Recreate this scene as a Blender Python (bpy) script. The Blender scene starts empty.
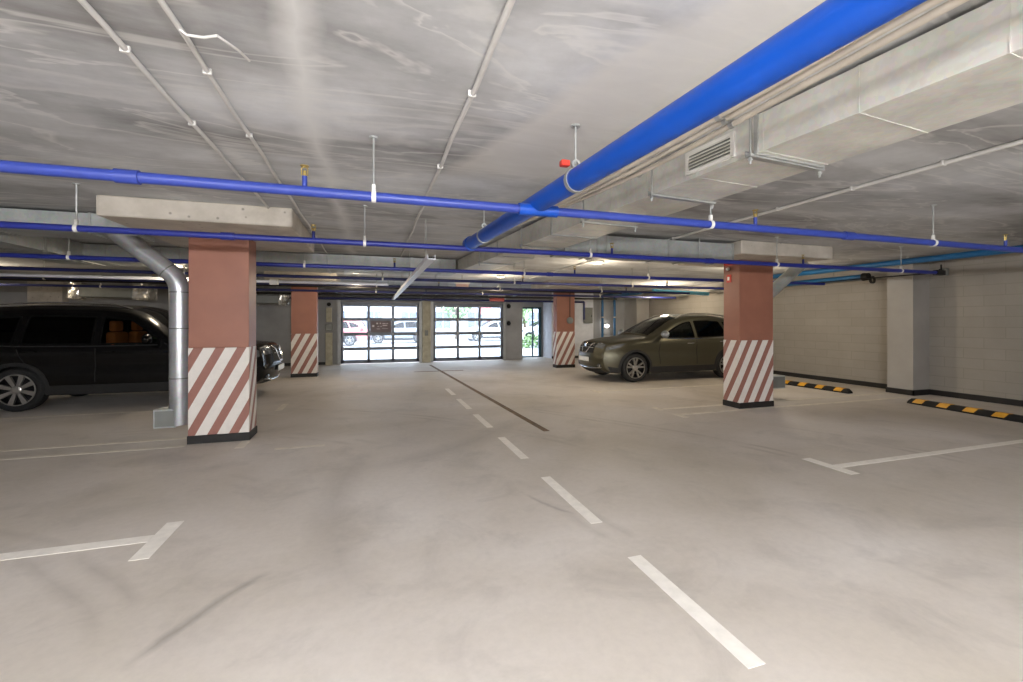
import bpy, bmesh, math, random
from mathutils import Vector, Matrix
random.seed(7)
S = bpy.context.scene
COL = S.collection
PI = math.pi

# ------------------------------------------------------------------ materials
def lin(c):
    return tuple(((v / 255) / 12.92 if v / 255 <= .04045 else ((v / 255 + .055) / 1.055) ** 2.4) for v in c) + (1.0,)

def mat(name, rgb, rough=.6, metal=0., var=.06, scale=6., emit=None, strength=0., bump=0., spec=None, coat=0.):
    m = bpy.data.materials.new(name)
    m.use_nodes = True
    nt = m.node_tree
    b = nt.nodes['Principled BSDF']
    b.inputs['Roughness'].default_value = rough
    b.inputs['Metallic'].default_value = metal
    if spec is not None:
        b.inputs['Specular IOR Level'].default_value = spec
    if coat:
        b.inputs['Coat Weight'].default_value = coat
        b.inputs['Coat Roughness'].default_value = .05
    c = lin(rgb)
    if var > 0:
        tc = nt.nodes.new('ShaderNodeTexCoord')
        nz = nt.nodes.new('ShaderNodeTexNoise')
        nz.inputs['Scale'].default_value = scale
        nz.inputs['Detail'].default_value = 5
        nt.links.new(tc.outputs['Object'], nz.inputs['Vector'])
        rp = nt.nodes.new('ShaderNodeValToRGB')
        rp.color_ramp.elements[0].position = .3
        rp.color_ramp.elements[1].position = .7
        rp.color_ramp.elements[0].color = tuple(v * (1 - var * 2) for v in c[:3]) + (1,)
        rp.color_ramp.elements[1].color = tuple(min(1, v * (1 + var * 2)) for v in c[:3]) + (1,)
        nt.links.new(nz.outputs['Fac'], rp.inputs['Fac'])
        nt.links.new(rp.outputs['Color'], b.inputs['Base Color'])
        if bump:
            bp = nt.nodes.new('ShaderNodeBump')
            bp.inputs['Strength'].default_value = bump
            bp.inputs['Distance'].default_value = .01
            nt.links.new(nz.outputs['Fac'], bp.inputs['Height'])
            nt.links.new(bp.outputs['Normal'], b.inputs['Normal'])
    else:
        b.inputs['Base Color'].default_value = c
    if emit:
        b.inputs['Emission Color'].default_value = lin(emit)
        b.inputs['Emission Strength'].default_value = strength
    return m

def glass_mat(name, tint, gloss=.12, rough=.02, veil=0.):
    m = bpy.data.materials.new(name)
    m.use_nodes = True
    nt = m.node_tree
    nt.nodes.remove(nt.nodes['Principled BSDF'])
    out = nt.nodes['Material Output']
    tr = nt.nodes.new('ShaderNodeBsdfTransparent'); tr.inputs['Color'].default_value = lin(tint)
    gl = nt.nodes.new('ShaderNodeBsdfGlossy'); gl.inputs['Roughness'].default_value = rough
    gl.inputs['Color'].default_value = (.9, .9, .9, 1)
    lw = nt.nodes.new('ShaderNodeLayerWeight'); lw.inputs['Blend'].default_value = gloss
    mx = nt.nodes.new('ShaderNodeMixShader')
    nt.links.new(lw.outputs['Fresnel'], mx.inputs['Fac'])
    src = tr.outputs[0]
    if veil:   # translucent veil stands in for outdoor glare washing out the panes
        tl = nt.nodes.new('ShaderNodeBsdfTranslucent'); tl.inputs['Color'].default_value = (.86, .86, .9, 1)
        m2 = nt.nodes.new('ShaderNodeMixShader'); m2.inputs['Fac'].default_value = veil
        nt.links.new(tr.outputs[0], m2.inputs[1]); nt.links.new(tl.outputs[0], m2.inputs[2]); src = m2.outputs[0]
    nt.links.new(src, mx.inputs[1]); nt.links.new(gl.outputs[0], mx.inputs[2])
    nt.links.new(mx.outputs[0], out.inputs['Surface'])
    return m

class NB:
    """small node-building helper"""
    def __init__(s, m): s.nt = m.node_tree
    def n(s, t, **kw):
        x = s.nt.nodes.new(t)
        for k, v in kw.items(): setattr(x, k, v)
        return x
    def l(s, a, b): s.nt.links.new(a, b)
    def math(s, op, a, b=None, c=None):
        x = s.n('ShaderNodeMath', operation=op)
        for i, v in enumerate((a, b, c)):
            if v is None: continue
            if isinstance(v, (int, float)): x.inputs[i].default_value = v
            else: s.l(v, x.inputs[i])
        return x.outputs[0]
    def ramp(s, f, stops):
        r = s.n('ShaderNodeValToRGB')
        e = r.color_ramp.elements
        while len(e) < len(stops): e.new(.5)
        for i, (p, c) in enumerate(stops):
            e[i].position = p
            e[i].color = c if len(c) == 4 else lin(c)
        s.l(f, r.inputs['Fac'])
        return r.outputs['Color']
    def mix(s, f, a, b, blend='MIX'):
        x = s.n('ShaderNodeMix', data_type='RGBA', blend_type=blend)
        if isinstance(f, (int, float)): x.inputs[0].default_value = f
        else: s.l(f, x.inputs[0])
        for i, v in ((6, a), (7, b)):
            if isinstance(v, tuple): x.inputs[i].default_value = v if len(v) == 4 else lin(v)
            else: s.l(v, x.inputs[i])
        return x.outputs[2]
    def noise(s, vec, scale, detail=6, rough=.55, dist=0.):
        x = s.n('ShaderNodeTexNoise')
        x.inputs['Scale'].default_value = scale; x.inputs['Detail'].default_value = detail
        x.inputs['Roughness'].default_value = rough; x.inputs['Distortion'].default_value = dist
        s.l(vec, x.inputs['Vector'])
        return x.outputs['Fac']
    def mapping(s, vec, sc=(1, 1, 1), rot=(0, 0, 0), loc=(0, 0, 0)):
        x = s.n('ShaderNodeMapping')
        x.inputs['Scale'].default_value = sc; x.inputs['Rotation'].default_value = rot; x.inputs['Location'].default_value = loc
        s.l(vec, x.inputs['Vector'])
        return x.outputs[0]

def base_mat(name, rough=.6):
    m = bpy.data.materials.new(name); m.use_nodes = True
    b = m.node_tree.nodes['Principled BSDF']; b.inputs['Roughness'].default_value = rough
    nb = NB(m)
    tc = nb.n('ShaderNodeTexCoord')
    return m, b, nb, tc.outputs['Object']

G = lambda v: (v, v, v, 1)

def floor_material():
    m, b, nb, P = base_mat('polished_concrete_floor', .6)
    f1 = nb.noise(P, .35, 5, .55, .4)
    f2 = nb.noise(P, 1.6, 8, .65, .6)
    f3 = nb.noise(P, 18, 6, .7)
    col = nb.ramp(f1, [(.32, (182, 173, 160)), (.5, (201, 193, 184)), (.68, (217, 211, 205))])
    c2 = nb.ramp(f2, [(.3, G(.74)), (.48, G(.97)), (.7, G(1.0))])
    col = nb.mix(.75, col, c2, 'MULTIPLY')
    c3 = nb.ramp(f3, [(.3, G(.9)), (.6, G(1.0))])
    col = nb.mix(.7, col, c3, 'MULTIPLY')
    # tyre-blackened drag marks, arcs in the slab
    w = nb.n('ShaderNodeTexWave', wave_type='RINGS', rings_direction='Z')
    w.inputs['Scale'].default_value = .22; w.inputs['Distortion'].default_value = 2.2; w.inputs['Detail'].default_value = 3
    nb.l(nb.mapping(P, loc=(4.5, -1.0, 0)), w.inputs['Vector'])
    arc = nb.ramp(w.outputs['Fac'], [(.90, G(0)), (.97, G(1)), (1.0, G(0))])
    msk = nb.ramp(nb.noise(P, .8, 4), [(.5, G(0)), (.68, G(.4))])
    am = nb.mix(1., arc, msk, 'MULTIPLY')
    col = nb.mix(am, col, (120, 112, 104))
    # single tyre scuffs: soft arcs (centre, radius, width, middle of the arc, reach)
    rag = nb.math('MULTIPLY', nb.math('SUBTRACT', nb.noise(P, 6, 5), .5), .05)
    for c, R, w_, mid, reach, dark in (((2.2, .6), 3.66, .045, (-.75, 2.6), .42, .30), ((2.5, 3.9), 1.26, .03, (1.33, 3.32), .30, .22), ((3.9, 3.9), 4.2, .22, (-.3, 3.9), 1.5, .16), ((-1.0, 8.0), 3.4, .25, (1.2, 5.4), 1.6, .14)):
        def dist(pt):
            v = nb.n('ShaderNodeVectorMath', operation='DISTANCE'); nb.l(P, v.inputs[0]); v.inputs[1].default_value = (pt[0], pt[1], 0)
            return v.outputs['Value']
        band = nb.math('ABSOLUTE', nb.math('ADD', nb.math('SUBTRACT', dist(c), R), rag))
        band = nb.math('MAXIMUM', nb.math('SUBTRACT', 1., nb.math('DIVIDE', band, w_)), 0.)
        near = nb.math('MAXIMUM', nb.math('SUBTRACT', 1., nb.math('DIVIDE', dist(mid), reach)), 0.)
        near = nb.math('MINIMUM', nb.math('MULTIPLY', near, 2.5), 1.)
        k = nb.math('MULTIPLY', nb.math('MULTIPLY', band, near), dark * 1.6)
        col = nb.mix(k, col, (104, 98, 92))
    nb.l(col, b.inputs['Base Color'])
    r = nb.ramp(f2, [(.3, G(.5)), (.7, G(.68))])
    nb.l(r, b.inputs['Roughness'])
    bp = nb.n('ShaderNodeBump'); bp.inputs['Strength'].default_value = .05; bp.inputs['Distance'].default_value = .01
    nb.l(f2, bp.inputs['Height']); nb.l(bp.outputs[0], b.inputs['Normal'])
    return m

def ceiling_material():
    m, b, nb, P = base_mat('raw_concrete_ceiling', .8)
    st = nb.mapping(P, sc=(.30, .85, 1), rot=(0, 0, -.12))
    f1 = nb.noise(st, 1.3, 9, .6, .25)
    f2 = nb.noise(P, .5, 5, .55, .3)
    f3 = nb.noise(nb.mapping(P, sc=(.45, 1.6, 1), rot=(0, 0, -.2)), .9, 5, .55, .8)
    f4 = nb.noise(P, 5, 9, .7)
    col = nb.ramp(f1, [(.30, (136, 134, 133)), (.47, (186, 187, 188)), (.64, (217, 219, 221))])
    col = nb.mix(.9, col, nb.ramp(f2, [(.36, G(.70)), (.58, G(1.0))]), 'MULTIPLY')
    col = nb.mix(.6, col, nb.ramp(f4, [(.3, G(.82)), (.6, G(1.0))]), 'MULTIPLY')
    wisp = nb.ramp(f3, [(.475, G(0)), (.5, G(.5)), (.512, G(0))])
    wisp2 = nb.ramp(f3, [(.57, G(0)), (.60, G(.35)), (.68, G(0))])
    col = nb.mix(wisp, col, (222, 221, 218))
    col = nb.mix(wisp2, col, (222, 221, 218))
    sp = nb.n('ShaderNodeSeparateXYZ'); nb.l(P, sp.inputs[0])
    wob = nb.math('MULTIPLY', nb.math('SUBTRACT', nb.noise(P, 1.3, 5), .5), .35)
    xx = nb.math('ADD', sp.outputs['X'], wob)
    # a pale skim-coated joint running down the bay, and a paler patch beside the main pipe
    seam = nb.math('SUBTRACT', 1., nb.math('MINIMUM', nb.math('MULTIPLY', nb.math('ABSOLUTE', nb.math('ADD', xx, .36)), 9.), 1.))
    col = nb.mix(nb.math('MULTIPLY', seam, .75), col, (222, 222, 220))
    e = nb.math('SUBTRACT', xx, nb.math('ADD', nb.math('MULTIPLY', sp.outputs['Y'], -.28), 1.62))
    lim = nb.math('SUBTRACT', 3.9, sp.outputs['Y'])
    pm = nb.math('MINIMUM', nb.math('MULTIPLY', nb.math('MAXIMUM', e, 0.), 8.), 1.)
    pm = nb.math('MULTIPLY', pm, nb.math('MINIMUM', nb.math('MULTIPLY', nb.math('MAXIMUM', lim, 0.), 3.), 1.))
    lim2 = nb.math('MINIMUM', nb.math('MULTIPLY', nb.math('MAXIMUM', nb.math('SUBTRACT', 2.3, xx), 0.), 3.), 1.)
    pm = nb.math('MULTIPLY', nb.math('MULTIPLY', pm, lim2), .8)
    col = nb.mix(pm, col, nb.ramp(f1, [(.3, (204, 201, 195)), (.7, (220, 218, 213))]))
    nb.l(col, b.inputs['Base Color'])
    bp = nb.n('ShaderNodeBump'); bp.inputs['Strength'].default_value = .25; bp.inputs['Distance'].default_value = .02
    nb.l(f1, bp.inputs['Height']); nb.l(bp.outputs[0], b.inputs['Normal'])
    return m

def block_material():
    m, b, nb, P = base_mat('painted_block_wall', .8)
    br = nb.n('ShaderNodeTexBrick')
    br.inputs['Scale'].default_value = 1.
    br.inputs['Brick Width'].default_value = .6; br.inputs['Row Height'].default_value = .2
    br.inputs['Mortar Size'].default_value = .006
    br.inputs['Color1'].default_value = lin((152, 146, 137)); br.inputs['Color2'].default_value = lin((148, 142, 133))
    br.inputs['Mortar'].default_value = lin((139, 133, 124))
    # block courses run along Y, so feed (Y, Z)
    sp = nb.n('ShaderNodeSeparateXYZ'); nb.l(P, sp.inputs[0])
    cb = nb.n('ShaderNodeCombineXYZ')
    nb.l(nb.math('ADD', sp.outputs['X'], sp.outputs['Y']), cb.inputs[0]); nb.l(sp.outputs['Z'], cb.inputs[1])
    nb.l(cb.outputs[0], br.inputs['Vector'])
    f = nb.noise(P, 1.1, 6, .6, .5)
    col = nb.mix(.8, br.outputs['Color'], nb.ramp(f, [(.3, G(.84)), (.65, G(1.0))]), 'MULTIPLY')
    nb.l(col, b.inputs['Base Color'])
    bp = nb.n('ShaderNodeBump'); bp.inputs['Strength'].default_value = .3; bp.inputs['Distance'].default_value = .005
    nb.l(f, bp.inputs['Height']); nb.l(bp.outputs[0], b.inputs['Normal'])
    return m

def stripe_material(name, sy, phase, red, white, period=.235):
    m, b, nb, P = base_mat(name, .55)
    sp = nb.n('ShaderNodeSeparateXYZ'); nb.l(P, sp.inputs[0])
    u = nb.math('ADD', sp.outputs['X'], nb.math('MULTIPLY', sp.outputs['Y'], sy))
    u = nb.math('SUBTRACT', u, nb.math('MULTIPLY', sp.outputs['Z'], .52))
    u = nb.math('ADD', u, phase + 50 * period)
    k = nb.math('FRACT', nb.math('DIVIDE', u, period))
    w = nb.math('LESS_THAN', k, .55)
    f = nb.noise(P, 9, 6, .7)
    col = nb.mix(w, red, white)
    col = nb.mix(.6, col, nb.ramp(f, [(.25, G(.82)), (.55, G(1.))]), 'MULTIPLY')
    nb.l(col, b.inputs['Base Color'])
    return m

def pit_concrete():
    m, b, nb, P = base_mat('pitted_concrete', .9)
    f = nb.noise(P, 3, 7, .6)
    v = nb.n('ShaderNodeTexVoronoi'); v.inputs['Scale'].default_value = 7.; nb.l(P, v.inputs['Vector'])
    pits = nb.ramp(v.outputs['Distance'], [(.06, G(.5)), (.13, G(1.))])
    col = nb.ramp(f, [(.3, (168, 160, 148)), (.7, (200, 193, 182))])
    col = nb.mix(1., col, pits, 'MULTIPLY')
    nb.l(col, b.inputs['Base Color'])
    return m

def galv_material(name, rgb, rough=.42, metal=.65):
    m, b, nb, P = base_mat(name, rough)
    b.inputs['Metallic'].default_value = metal
    v = nb.n('ShaderNodeTexVoronoi'); v.inputs['Scale'].default_value = 38.; nb.l(P, v.inputs['Vector'])
    f = nb.noise(P, 2.4, 6, .6, .6)
    c = lin(rgb)
    a = tuple(x * .78 for x in c[:3]) + (1,); d = tuple(min(1, x * 1.15) for x in c[:3]) + (1,)
    col = nb.ramp(f, [(.3, a), (.7, d)])
    col = nb.mix(.12, col, v.outputs['Color'], 'SOFT_LIGHT')
    nb.l(col, b.inputs['Base Color'])
    return m

M = dict(
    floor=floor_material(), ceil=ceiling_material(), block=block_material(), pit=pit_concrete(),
    paint=mat('white_road_paint', (236, 231, 223), .6, var=.035, scale=14),
    wornpaint=mat('worn_road_paint', (214, 207, 194), .6, var=.06, scale=9),
    drain=mat('rusty_drain_channel', (112, 92, 72), .8, var=.2, scale=12),
    wall=mat('grey_painted_wall', (150, 147, 143), .8, var=.08, scale=1.2, bump=.1),
    backwall=mat('back_wall_paint', (146, 146, 146), .8, var=.08, scale=1.4),
    whitewall=mat('pale_plaster_and_daylight', (214, 216, 222), .75, var=.03),
    pil=mat('grey_pilaster_paint', (158, 154, 148), .8, var=.05, scale=1.5),
    black=mat('black_plinth', (26, 24, 23), .6, var=.1),
    red=mat('red_brown_pillar_paint', (146, 97, 79), .5, var=.05, scale=2.5),
    blue=mat('blue_enamel_pipe', (4, 72, 172), .4, var=.03),
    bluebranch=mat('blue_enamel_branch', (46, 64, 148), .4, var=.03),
    bluemid=mat('shaded_blue_branch', (30, 42, 128), .4, var=.03),  # branch blue darkened: shade on the pipes put into the colour
    bluefar=mat('shaded_navy_pipe', (22, 30, 86), .45, var=.03),  # far branches' shade put into the blue; service pipe shares it
    teal=mat('teal_blue_pipe', (26, 92, 140), .4, var=.05),
    cyan=mat('pale_cyan_pipe', (96, 176, 208), .35, var=.05),
    galv=galv_material('galvanised_duct', (212, 211, 204), .5, .25),
    galvdark=galv_material('dull_galvanised', (178, 182, 180), .5, .4),
    galvpipe=galv_material('spiral_duct', (186, 188, 192), .3),
    steel=mat('zinc_steel', (176, 178, 176), .4, .6, var=.08),
    conduit=mat('pale_plastic_conduit', (206, 204, 200), .5, var=.04),
    greyconduit=mat('grey_conduit', (196, 188, 174), .5, var=.06),
    tray=mat('white_trunking', (214, 216, 224), .35, var=.03),
    foil=galv_material('crumpled_foil', (222, 218, 210), .25),
    seal=mat('matt_black_seal', (9, 9, 9), .9, var=0, spec=.1),
    rubber=mat('black_rubber', (17, 17, 17), .75, var=.1),
    yellow=mat('yellow_reflector', (218, 158, 40), .45, var=.08),
    alu=mat('dark_aluminium', (104, 110, 120), .45, .2, var=.05),
    alulight=mat('light_aluminium', (160, 162, 162), .45, .3, var=.05),
    postconc=mat('gate_post_concrete', (172, 166, 146), .8, var=.08),
    teald=mat('teal_door_frame', (40, 70, 80), .4, var=.04),
    glass=glass_mat('clear_glass', (236, 241, 244), .1),
    gatepane=glass_mat('glare_veil_glazing', (236, 241, 244), .1, veil=.07),
    clearauto=glass_mat('clear_car_glass', (196, 208, 198), .15),
    autoglass=glass_mat('tinted_car_glass', (120, 130, 124), .25),
    privglass=glass_mat('dark_privacy_glass', (28, 30, 30), .2),
    sign=mat('brown_sign_board', (104, 88, 88), .5, var=.08),
    signmark=mat('pale_sign_lettering', (214, 204, 206), .5, var=0),
    redplastic=mat('red_plastic', (196, 50, 34), .45, var=.04),
    palered=mat('faded_red_plastic', (190, 92, 84), .45, var=.04),
    pinkwhite=mat('pinkish_plastic', (206, 176, 170), .45, var=.04),
    whiteplastic=mat('white_plastic', (226, 224, 218), .45, var=.02),
    brass=mat('brass_sprinkler', (170, 148, 84), .4, .6, var=.05),
    bodyblack=mat('black_car_paint', (5, 5, 6), .22, 0., var=0, spec=.25, coat=.25),
    bodygreen=mat('olive_grey_car_paint', (84, 81, 66), .34, .7, var=0, coat=.35),
    bodywhite=mat('white_car_paint', (222, 224, 228), .3, 0, var=0, coat=.5),
    bodyred=mat('overexposed_red_car_paint', (206, 120, 124), .3, 0, var=0, coat=.5),  # red paled to stand for outdoor overexposure
    bodysilver=mat('silver_car_paint', (150, 156, 164), .3, .6, var=0, coat=.5),
    clad=mat('black_car_cladding', (24, 24, 24), .6, var=.04),
    tyre=mat('tyre_rubber', (22, 22, 22), .7, var=.05),
    chrome=mat('chrome', (210, 210, 210), .12, 1., var=0),
    rim=mat('alloy_rim', (178, 176, 172), .3, .85, var=0),
    rimdark=mat('dark_rim_pocket', (28, 28, 30), .4, .4, var=0),
    lamp=mat('headlamp_lens', (120, 124, 128), .08, .6, var=0, coat=1.),
    tail=mat('tail_lamp_lens', (130, 16, 16), .2, var=0, coat=.8),
    orange=mat('orange_seat_cover', (240, 112, 60), .7, var=.08),
    seat=mat('dark_seat_cloth', (44, 42, 40), .8, var=.1),
    plate=mat('number_plate_white', (220, 220, 214), .4, var=0),
    fillglow=mat('fill_lamp_diffuser', (255, 248, 232), .4, var=0, emit=(255, 244, 222), strength=9.),
    bulklamp=mat('lit_round_diffuser', (255, 246, 226), .4, var=0, emit=(255, 240, 214), strength=.9),
    spotlamp=mat('lit_wall_lamp', (255, 255, 252), .4, var=0, emit=(255, 252, 246), strength=14.),
    asphalt=mat('pale_paving', (188, 188, 192), .85, var=.08, scale=1.5),  # plain pale paving colour
    facade=mat('pale_facade', (222, 222, 226), .8, var=.03),
    facadewin=mat('facade_window_glass', (120, 128, 146), .2, var=.1),
    ledge=mat('mauve_facade_band', (160, 154, 178), .7, var=.05),
    bark=mat('tree_bark', (104, 88, 72), .9, var=.2),
    leaf=mat('green_leaves', (122, 148, 96), .7, var=.25, scale=3.),
    banner=mat('red_banner', (224, 140, 140), .7, var=.05),
    electric=mat('grey_enclosure', (120, 122, 118), .5, .2, var=.04),
)

# ------------------------------------------------------------------ object helpers
def tag(o, label=None, cat=None, group=None, kind=None):
    if label: o['label'] = label
    if cat: o['category'] = cat
    if group: o['group'] = group
    if kind: o['kind'] = kind
    return o

def wloc(o):
    v = Vector((0, 0, 0))
    while o:
        v += o.location; o = o.parent
    return v

def empty(name, loc, label=None, cat=None, group=None):
    o = bpy.data.objects.new(name, None); COL.objects.link(o)
    o.location = loc; o.empty_display_size = .2
    return tag(o, label, cat, group)

def bend(pts, rad, n=8):
    """round the corners of a polyline"""
    pts = [Vector(p) for p in pts]; out = [pts[0]]
    for i in range(1, len(pts) - 1):
        a = (pts[i - 1] - pts[i]).normalized(); c = (pts[i + 1] - pts[i]).normalized()
        p0 = pts[i] + a * rad; p1 = pts[i] + c * rad
        for k in range(n + 1):
            t = k / n
            out.append(p0 * (1 - t) ** 2 + pts[i] * 2 * t * (1 - t) + p1 * t ** 2)
    out.append(pts[-1]); return out
class B:
    def __init__(s): s.bm = bmesh.new()
    def box(s, x0, x1, y0, y1, z0, z1, bev=0.):
        v = [s.bm.verts.new((x, y, z)) for z in (z0, z1) for y in (y0, y1) for x in (x0, x1)]
        fs = [s.bm.faces.new([v[i] for i in q]) for q in ((0, 2, 3, 1), (4, 5, 7, 6), (0, 1, 5, 4), (2, 6, 7, 3), (0, 4, 6, 2), (1, 3, 7, 5))]
        if bev:
            es = list({e for f in fs for e in f.edges})
            bmesh.ops.bevel(s.bm, geom=es, offset=bev, segments=2, profile=.5, affect='EDGES')
        return s
    def obox(s, c, ax, ay, az, hx, hy, hz):
        """box with centre c, unit axes and half sizes"""
        c = Vector(c); v = []
        for k in (-1, 1):
            for j in (-1, 1):
                for i in (-1, 1):
                    v.append(s.bm.verts.new(c + ax * (i * hx) + ay * (j * hy) + az * (k * hz)))
        for q in ((0, 2, 3, 1), (4, 5, 7, 6), (0, 1, 5, 4), (2, 6, 7, 3), (0, 4, 6, 2), (1, 3, 7, 5)):
            s.bm.faces.new([v[i] for i in q])
        return s
    def tube(s, pts, r, seg=14, cap=True):
        pts = [Vector(p) for p in pts]
        rings = []
        n = len(pts)
        prev = None
        for i, p in enumerate(pts):
            d = (pts[min(i + 1, n - 1)] - pts[max(i - 1, 0)]).normalized()
            if prev is None:
                a = d.cross(Vector((0, 0, 1)))
                if a.length < .05: a = d.cross(Vector((0, 1, 0)))
            else:
                a = prev - d * prev.dot(d)
            a.normalize(); b = d.cross(a); prev = a
            rr = r[i] if isinstance(r, (list, tuple)) else r
            k = 1.
            if 0 < i < n - 1:
                c = (pts[i + 1] - p).normalized().dot((p - pts[i - 1]).normalized())
                k = 1.
            rings.append([s.bm.verts.new(p + (a * math.cos(2 * PI * j / seg) + b * math.sin(2 * PI * j / seg)) * rr * k) for j in range(seg)])
        for i in range(n - 1):
            for j in range(seg):
                s.bm.faces.new((rings[i][j], rings[i][(j + 1) % seg], rings[i + 1][(j + 1) % seg], rings[i + 1][j]))
        if cap:
            s.bm.faces.new(rings[0][::-1]); s.bm.faces.new(rings[-1])
        return s
    def lathe(s, c, axis, prof, seg=20):
        """prof: (distance along axis, radius)"""
        c = Vector(c); d = Vector(axis).normalized()
        a = d.cross(Vector((0, 0, 1)))
        if a.length < .05: a = d.cross(Vector((0, 1, 0)))
        a.normalize(); b = d.cross(a)
        rings = [[s.bm.verts.new(c + d * t + (a * math.cos(2 * PI * j / seg) + b * math.sin(2 * PI * j / seg)) * max(r, 1e-4)) for j in range(seg)] for t, r in prof]
        for i in range(len(rings) - 1):
            for j in range(seg):
                s.bm.faces.new((rings[i][j], rings[i][(j + 1) % seg], rings[i + 1][(j + 1) % seg], rings[i + 1][j]))
        return s
    def prism(s, poly, f, d):
        """poly of 2D points mapped to 3D by f(u,v), extruded by vector d"""
        d = Vector(d)
        a = [s.bm.verts.new(f(u, v)) for u, v in poly]
        b = [s.bm.verts.new(Vector(f(u, v)) + d) for u, v in poly]
        n = len(a)
        s.bm.faces.new(a[::-1]); s.bm.faces.new(b)
        for i in range(n): s.bm.faces.new((a[i], a[(i + 1) % n], b[(i + 1) % n], b[i]))
        return s
    def ball(s, c, r, sc=(1, 1, 1), sub=2):
        g = bmesh.ops.create_icosphere(s.bm, subdivisions=sub, radius=r)
        for v in g['verts']:
            v.co = Vector((v.co.x * sc[0], v.co.y * sc[1], v.co.z * sc[2])) + Vector(c)
        return s
    def build(s, name, m, parent=None, smooth=False, origin=None, fix=True):
        if fix: bmesh.ops.recalc_face_normals(s.bm, faces=s.bm.faces[:])
        off = wloc(parent) if parent else Vector((0, 0, 0))
        loc = Vector((0, 0, 0))
        if origin is not None and parent is None:
            loc = Vector(origin)
        for v in s.bm.verts: v.co -= off + loc
        me = bpy.data.meshes.new(name); s.bm.to_mesh(me); s.bm.free()
        me.materials.append(m)
        if smooth:
            me.polygons.foreach_set('use_smooth', [True] * len(me.polygons))
            try: me.set_sharp_from_angle(angle=math.radians(38))
            except Exception: pass
        o = bpy.data.objects.new(name, me); COL.objects.link(o)
        o.location = loc
        if parent: o.parent = parent
        return o

def struct(name, b, m, parent=None, label=None):
    o = b.build(name, m, parent)
    if parent is None: o['kind'] = 'structure'
    if label: o['label'] = label
    return o

def copy_tree(o, parent=None, remat=None):
    c = o.copy(); COL.objects.link(c)
    if parent: c.parent = parent
    for ch in list(o.children): copy_tree(ch, c)
    return c

X = Vector((1, 0, 0)); Y = Vector((0, 1, 0)); Z = Vector((0, 0, 1))

# ------------------------------------------------------------------ setting
CZ = 2.79            # ceiling
XL, XR = -12.0, 11.0
YF, YB = -6.0, 16.62
floor = struct('floor', B().box(XL - .2, XR + .2, YF - .2, YB + 1.25, -.2, 0), M['floor'])
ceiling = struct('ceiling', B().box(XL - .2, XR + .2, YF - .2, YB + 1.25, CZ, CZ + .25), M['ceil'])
struct('wall_left', B().box(XL - .2, XL, YF, YB, 0, CZ), M['wall'])
struct('wall_front', B().box(XL, XR, YF - .2, YF, 0, CZ), M['wall'])
struct('wall_right', B().box(XR, XR + .2, YF, YB + .2, 0, CZ), M['block'])
bk = B()
GT = 2.14
bk.box(XL, -1.10, YB, YB + .25, 0, CZ)
bk.box(-1.10, 4.94, YB, YB + .25, GT, CZ)
bk.box(4.94, 5.74, YB, YB + .25, 0, CZ)
bk.box(5.74, 7.0, YB, YB + .25, 2.32, CZ)
bk.box(8.9, XR, YB, YB + .25, 0, CZ)
bk.box(5.60, 6.02, YB + .98, YB + 1.2, 0, CZ)
bk.box(6.02, 7.2, YB + .98, YB + 1.2, 2.14, CZ)
bk.box(6.94, 7.2, YB + .98, YB + 1.2, 0, 2.14)
struct('wall_back', bk, M['backwall'])
struct('wall_back_right', B().box(7.0, 8.9, YB, YB + .25, 0, CZ), M['whitewall'])  # paler than the rest of this wall: daylight put into the colour
struct('wall_recess', B().box(7.0, 7.2, YB + .25, YB + .98, 0, CZ), M['whitewall'])
struct('wall_jamb', B().box(5.56, 5.74, YB + .25, YB + .98, 0, CZ), M['backwall'])
# pilasters of the setting
pl = B(); pl.box(10.5, XR, 6.05, 6.52, 0, CZ); struct('wall_pilaster', pl, M['pil'])
pl = B(); pl.box(-9.5, -8.7, YB - .3, YB, 0, CZ); struct('wall_buttress', pl, M['pit'])
pl = B(); pl.box(10.4, XR, 15.7, YB, 0, CZ); struct('wall_corner', pl, M['pil'])
struct('trim_1', B().box(10.72, XR, 6.52, 15.7, 2.47, 2.62).box(10.78, XR, 6.52, 15.7, 2.62, CZ), M['pil'])
# dark skirting
sk = B()
sk.box(XR - .02, XR, YF, 6.05, 0, .11); sk.box(XR - .02, XR, 6.52, 15.7, 0, .11)
sk.box(10.48, 10.5, 6.03, 6.54, 0, .11); sk.box(10.48, XR - .02, 6.03, 6.05, 0, .11)
struct('baseboard_right', sk, M['black'])
sk = B(); sk.box(XL, -9.5, YB - .02, YB, 0, .1); sk.box(-8.7, -1.35, YB - .02, YB, 0, .1); sk.box(7.0, 10.4, YB - .02, YB, 0, .1)
struct('baseboard_back', sk, M['black'])

# painted markings and drain on the floor (parts of the floor)
def mark(name, poly, m=None, label=None, z0=-.003, z1=.0025):
    b = B()
    lo = [b.bm.verts.new((x, y, z0)) for x, y in poly]; hi = [b.bm.verts.new((x, y, z1)) for x, y in poly]
    b.bm.faces.new(hi); b.bm.faces.new(lo[::-1])
    for i in range(len(poly)): b.bm.faces.new((lo[i], lo[(i + 1) % len(poly)], hi[(i + 1) % len(poly)], hi[i]))
    return tag(b.build(name, m or M['paint'], floor), label)
def rect(x0, x1, y0, y1): return [(x0, y0), (x1, y0), (x1, y1), (x0, y1)]
for k, (y0, y1) in enumerate([(1.50, 2.44), (2.93, 3.95), (4.55, 5.48), (6.04, 6.97), (7.43, 8.45), (8.95, 9.85), (-.1, .85)]):
    mark('lane_dash', rect(1.55, 1.645, y0, y1), label='white painted dash of the lane centre line')
mark('bay_line', rect(-9.0, -1.462, 3.60, 3.705), label='white bay line ending in a short cross bar')
mark('bay_line_end', rect(-1.46, -1.35, 3.35, 3.90))
for y in (6.215, 6.63):
    mark('bay_line', rect(-9.0, -2.16, y, y + .075), M['wornpaint'])
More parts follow.
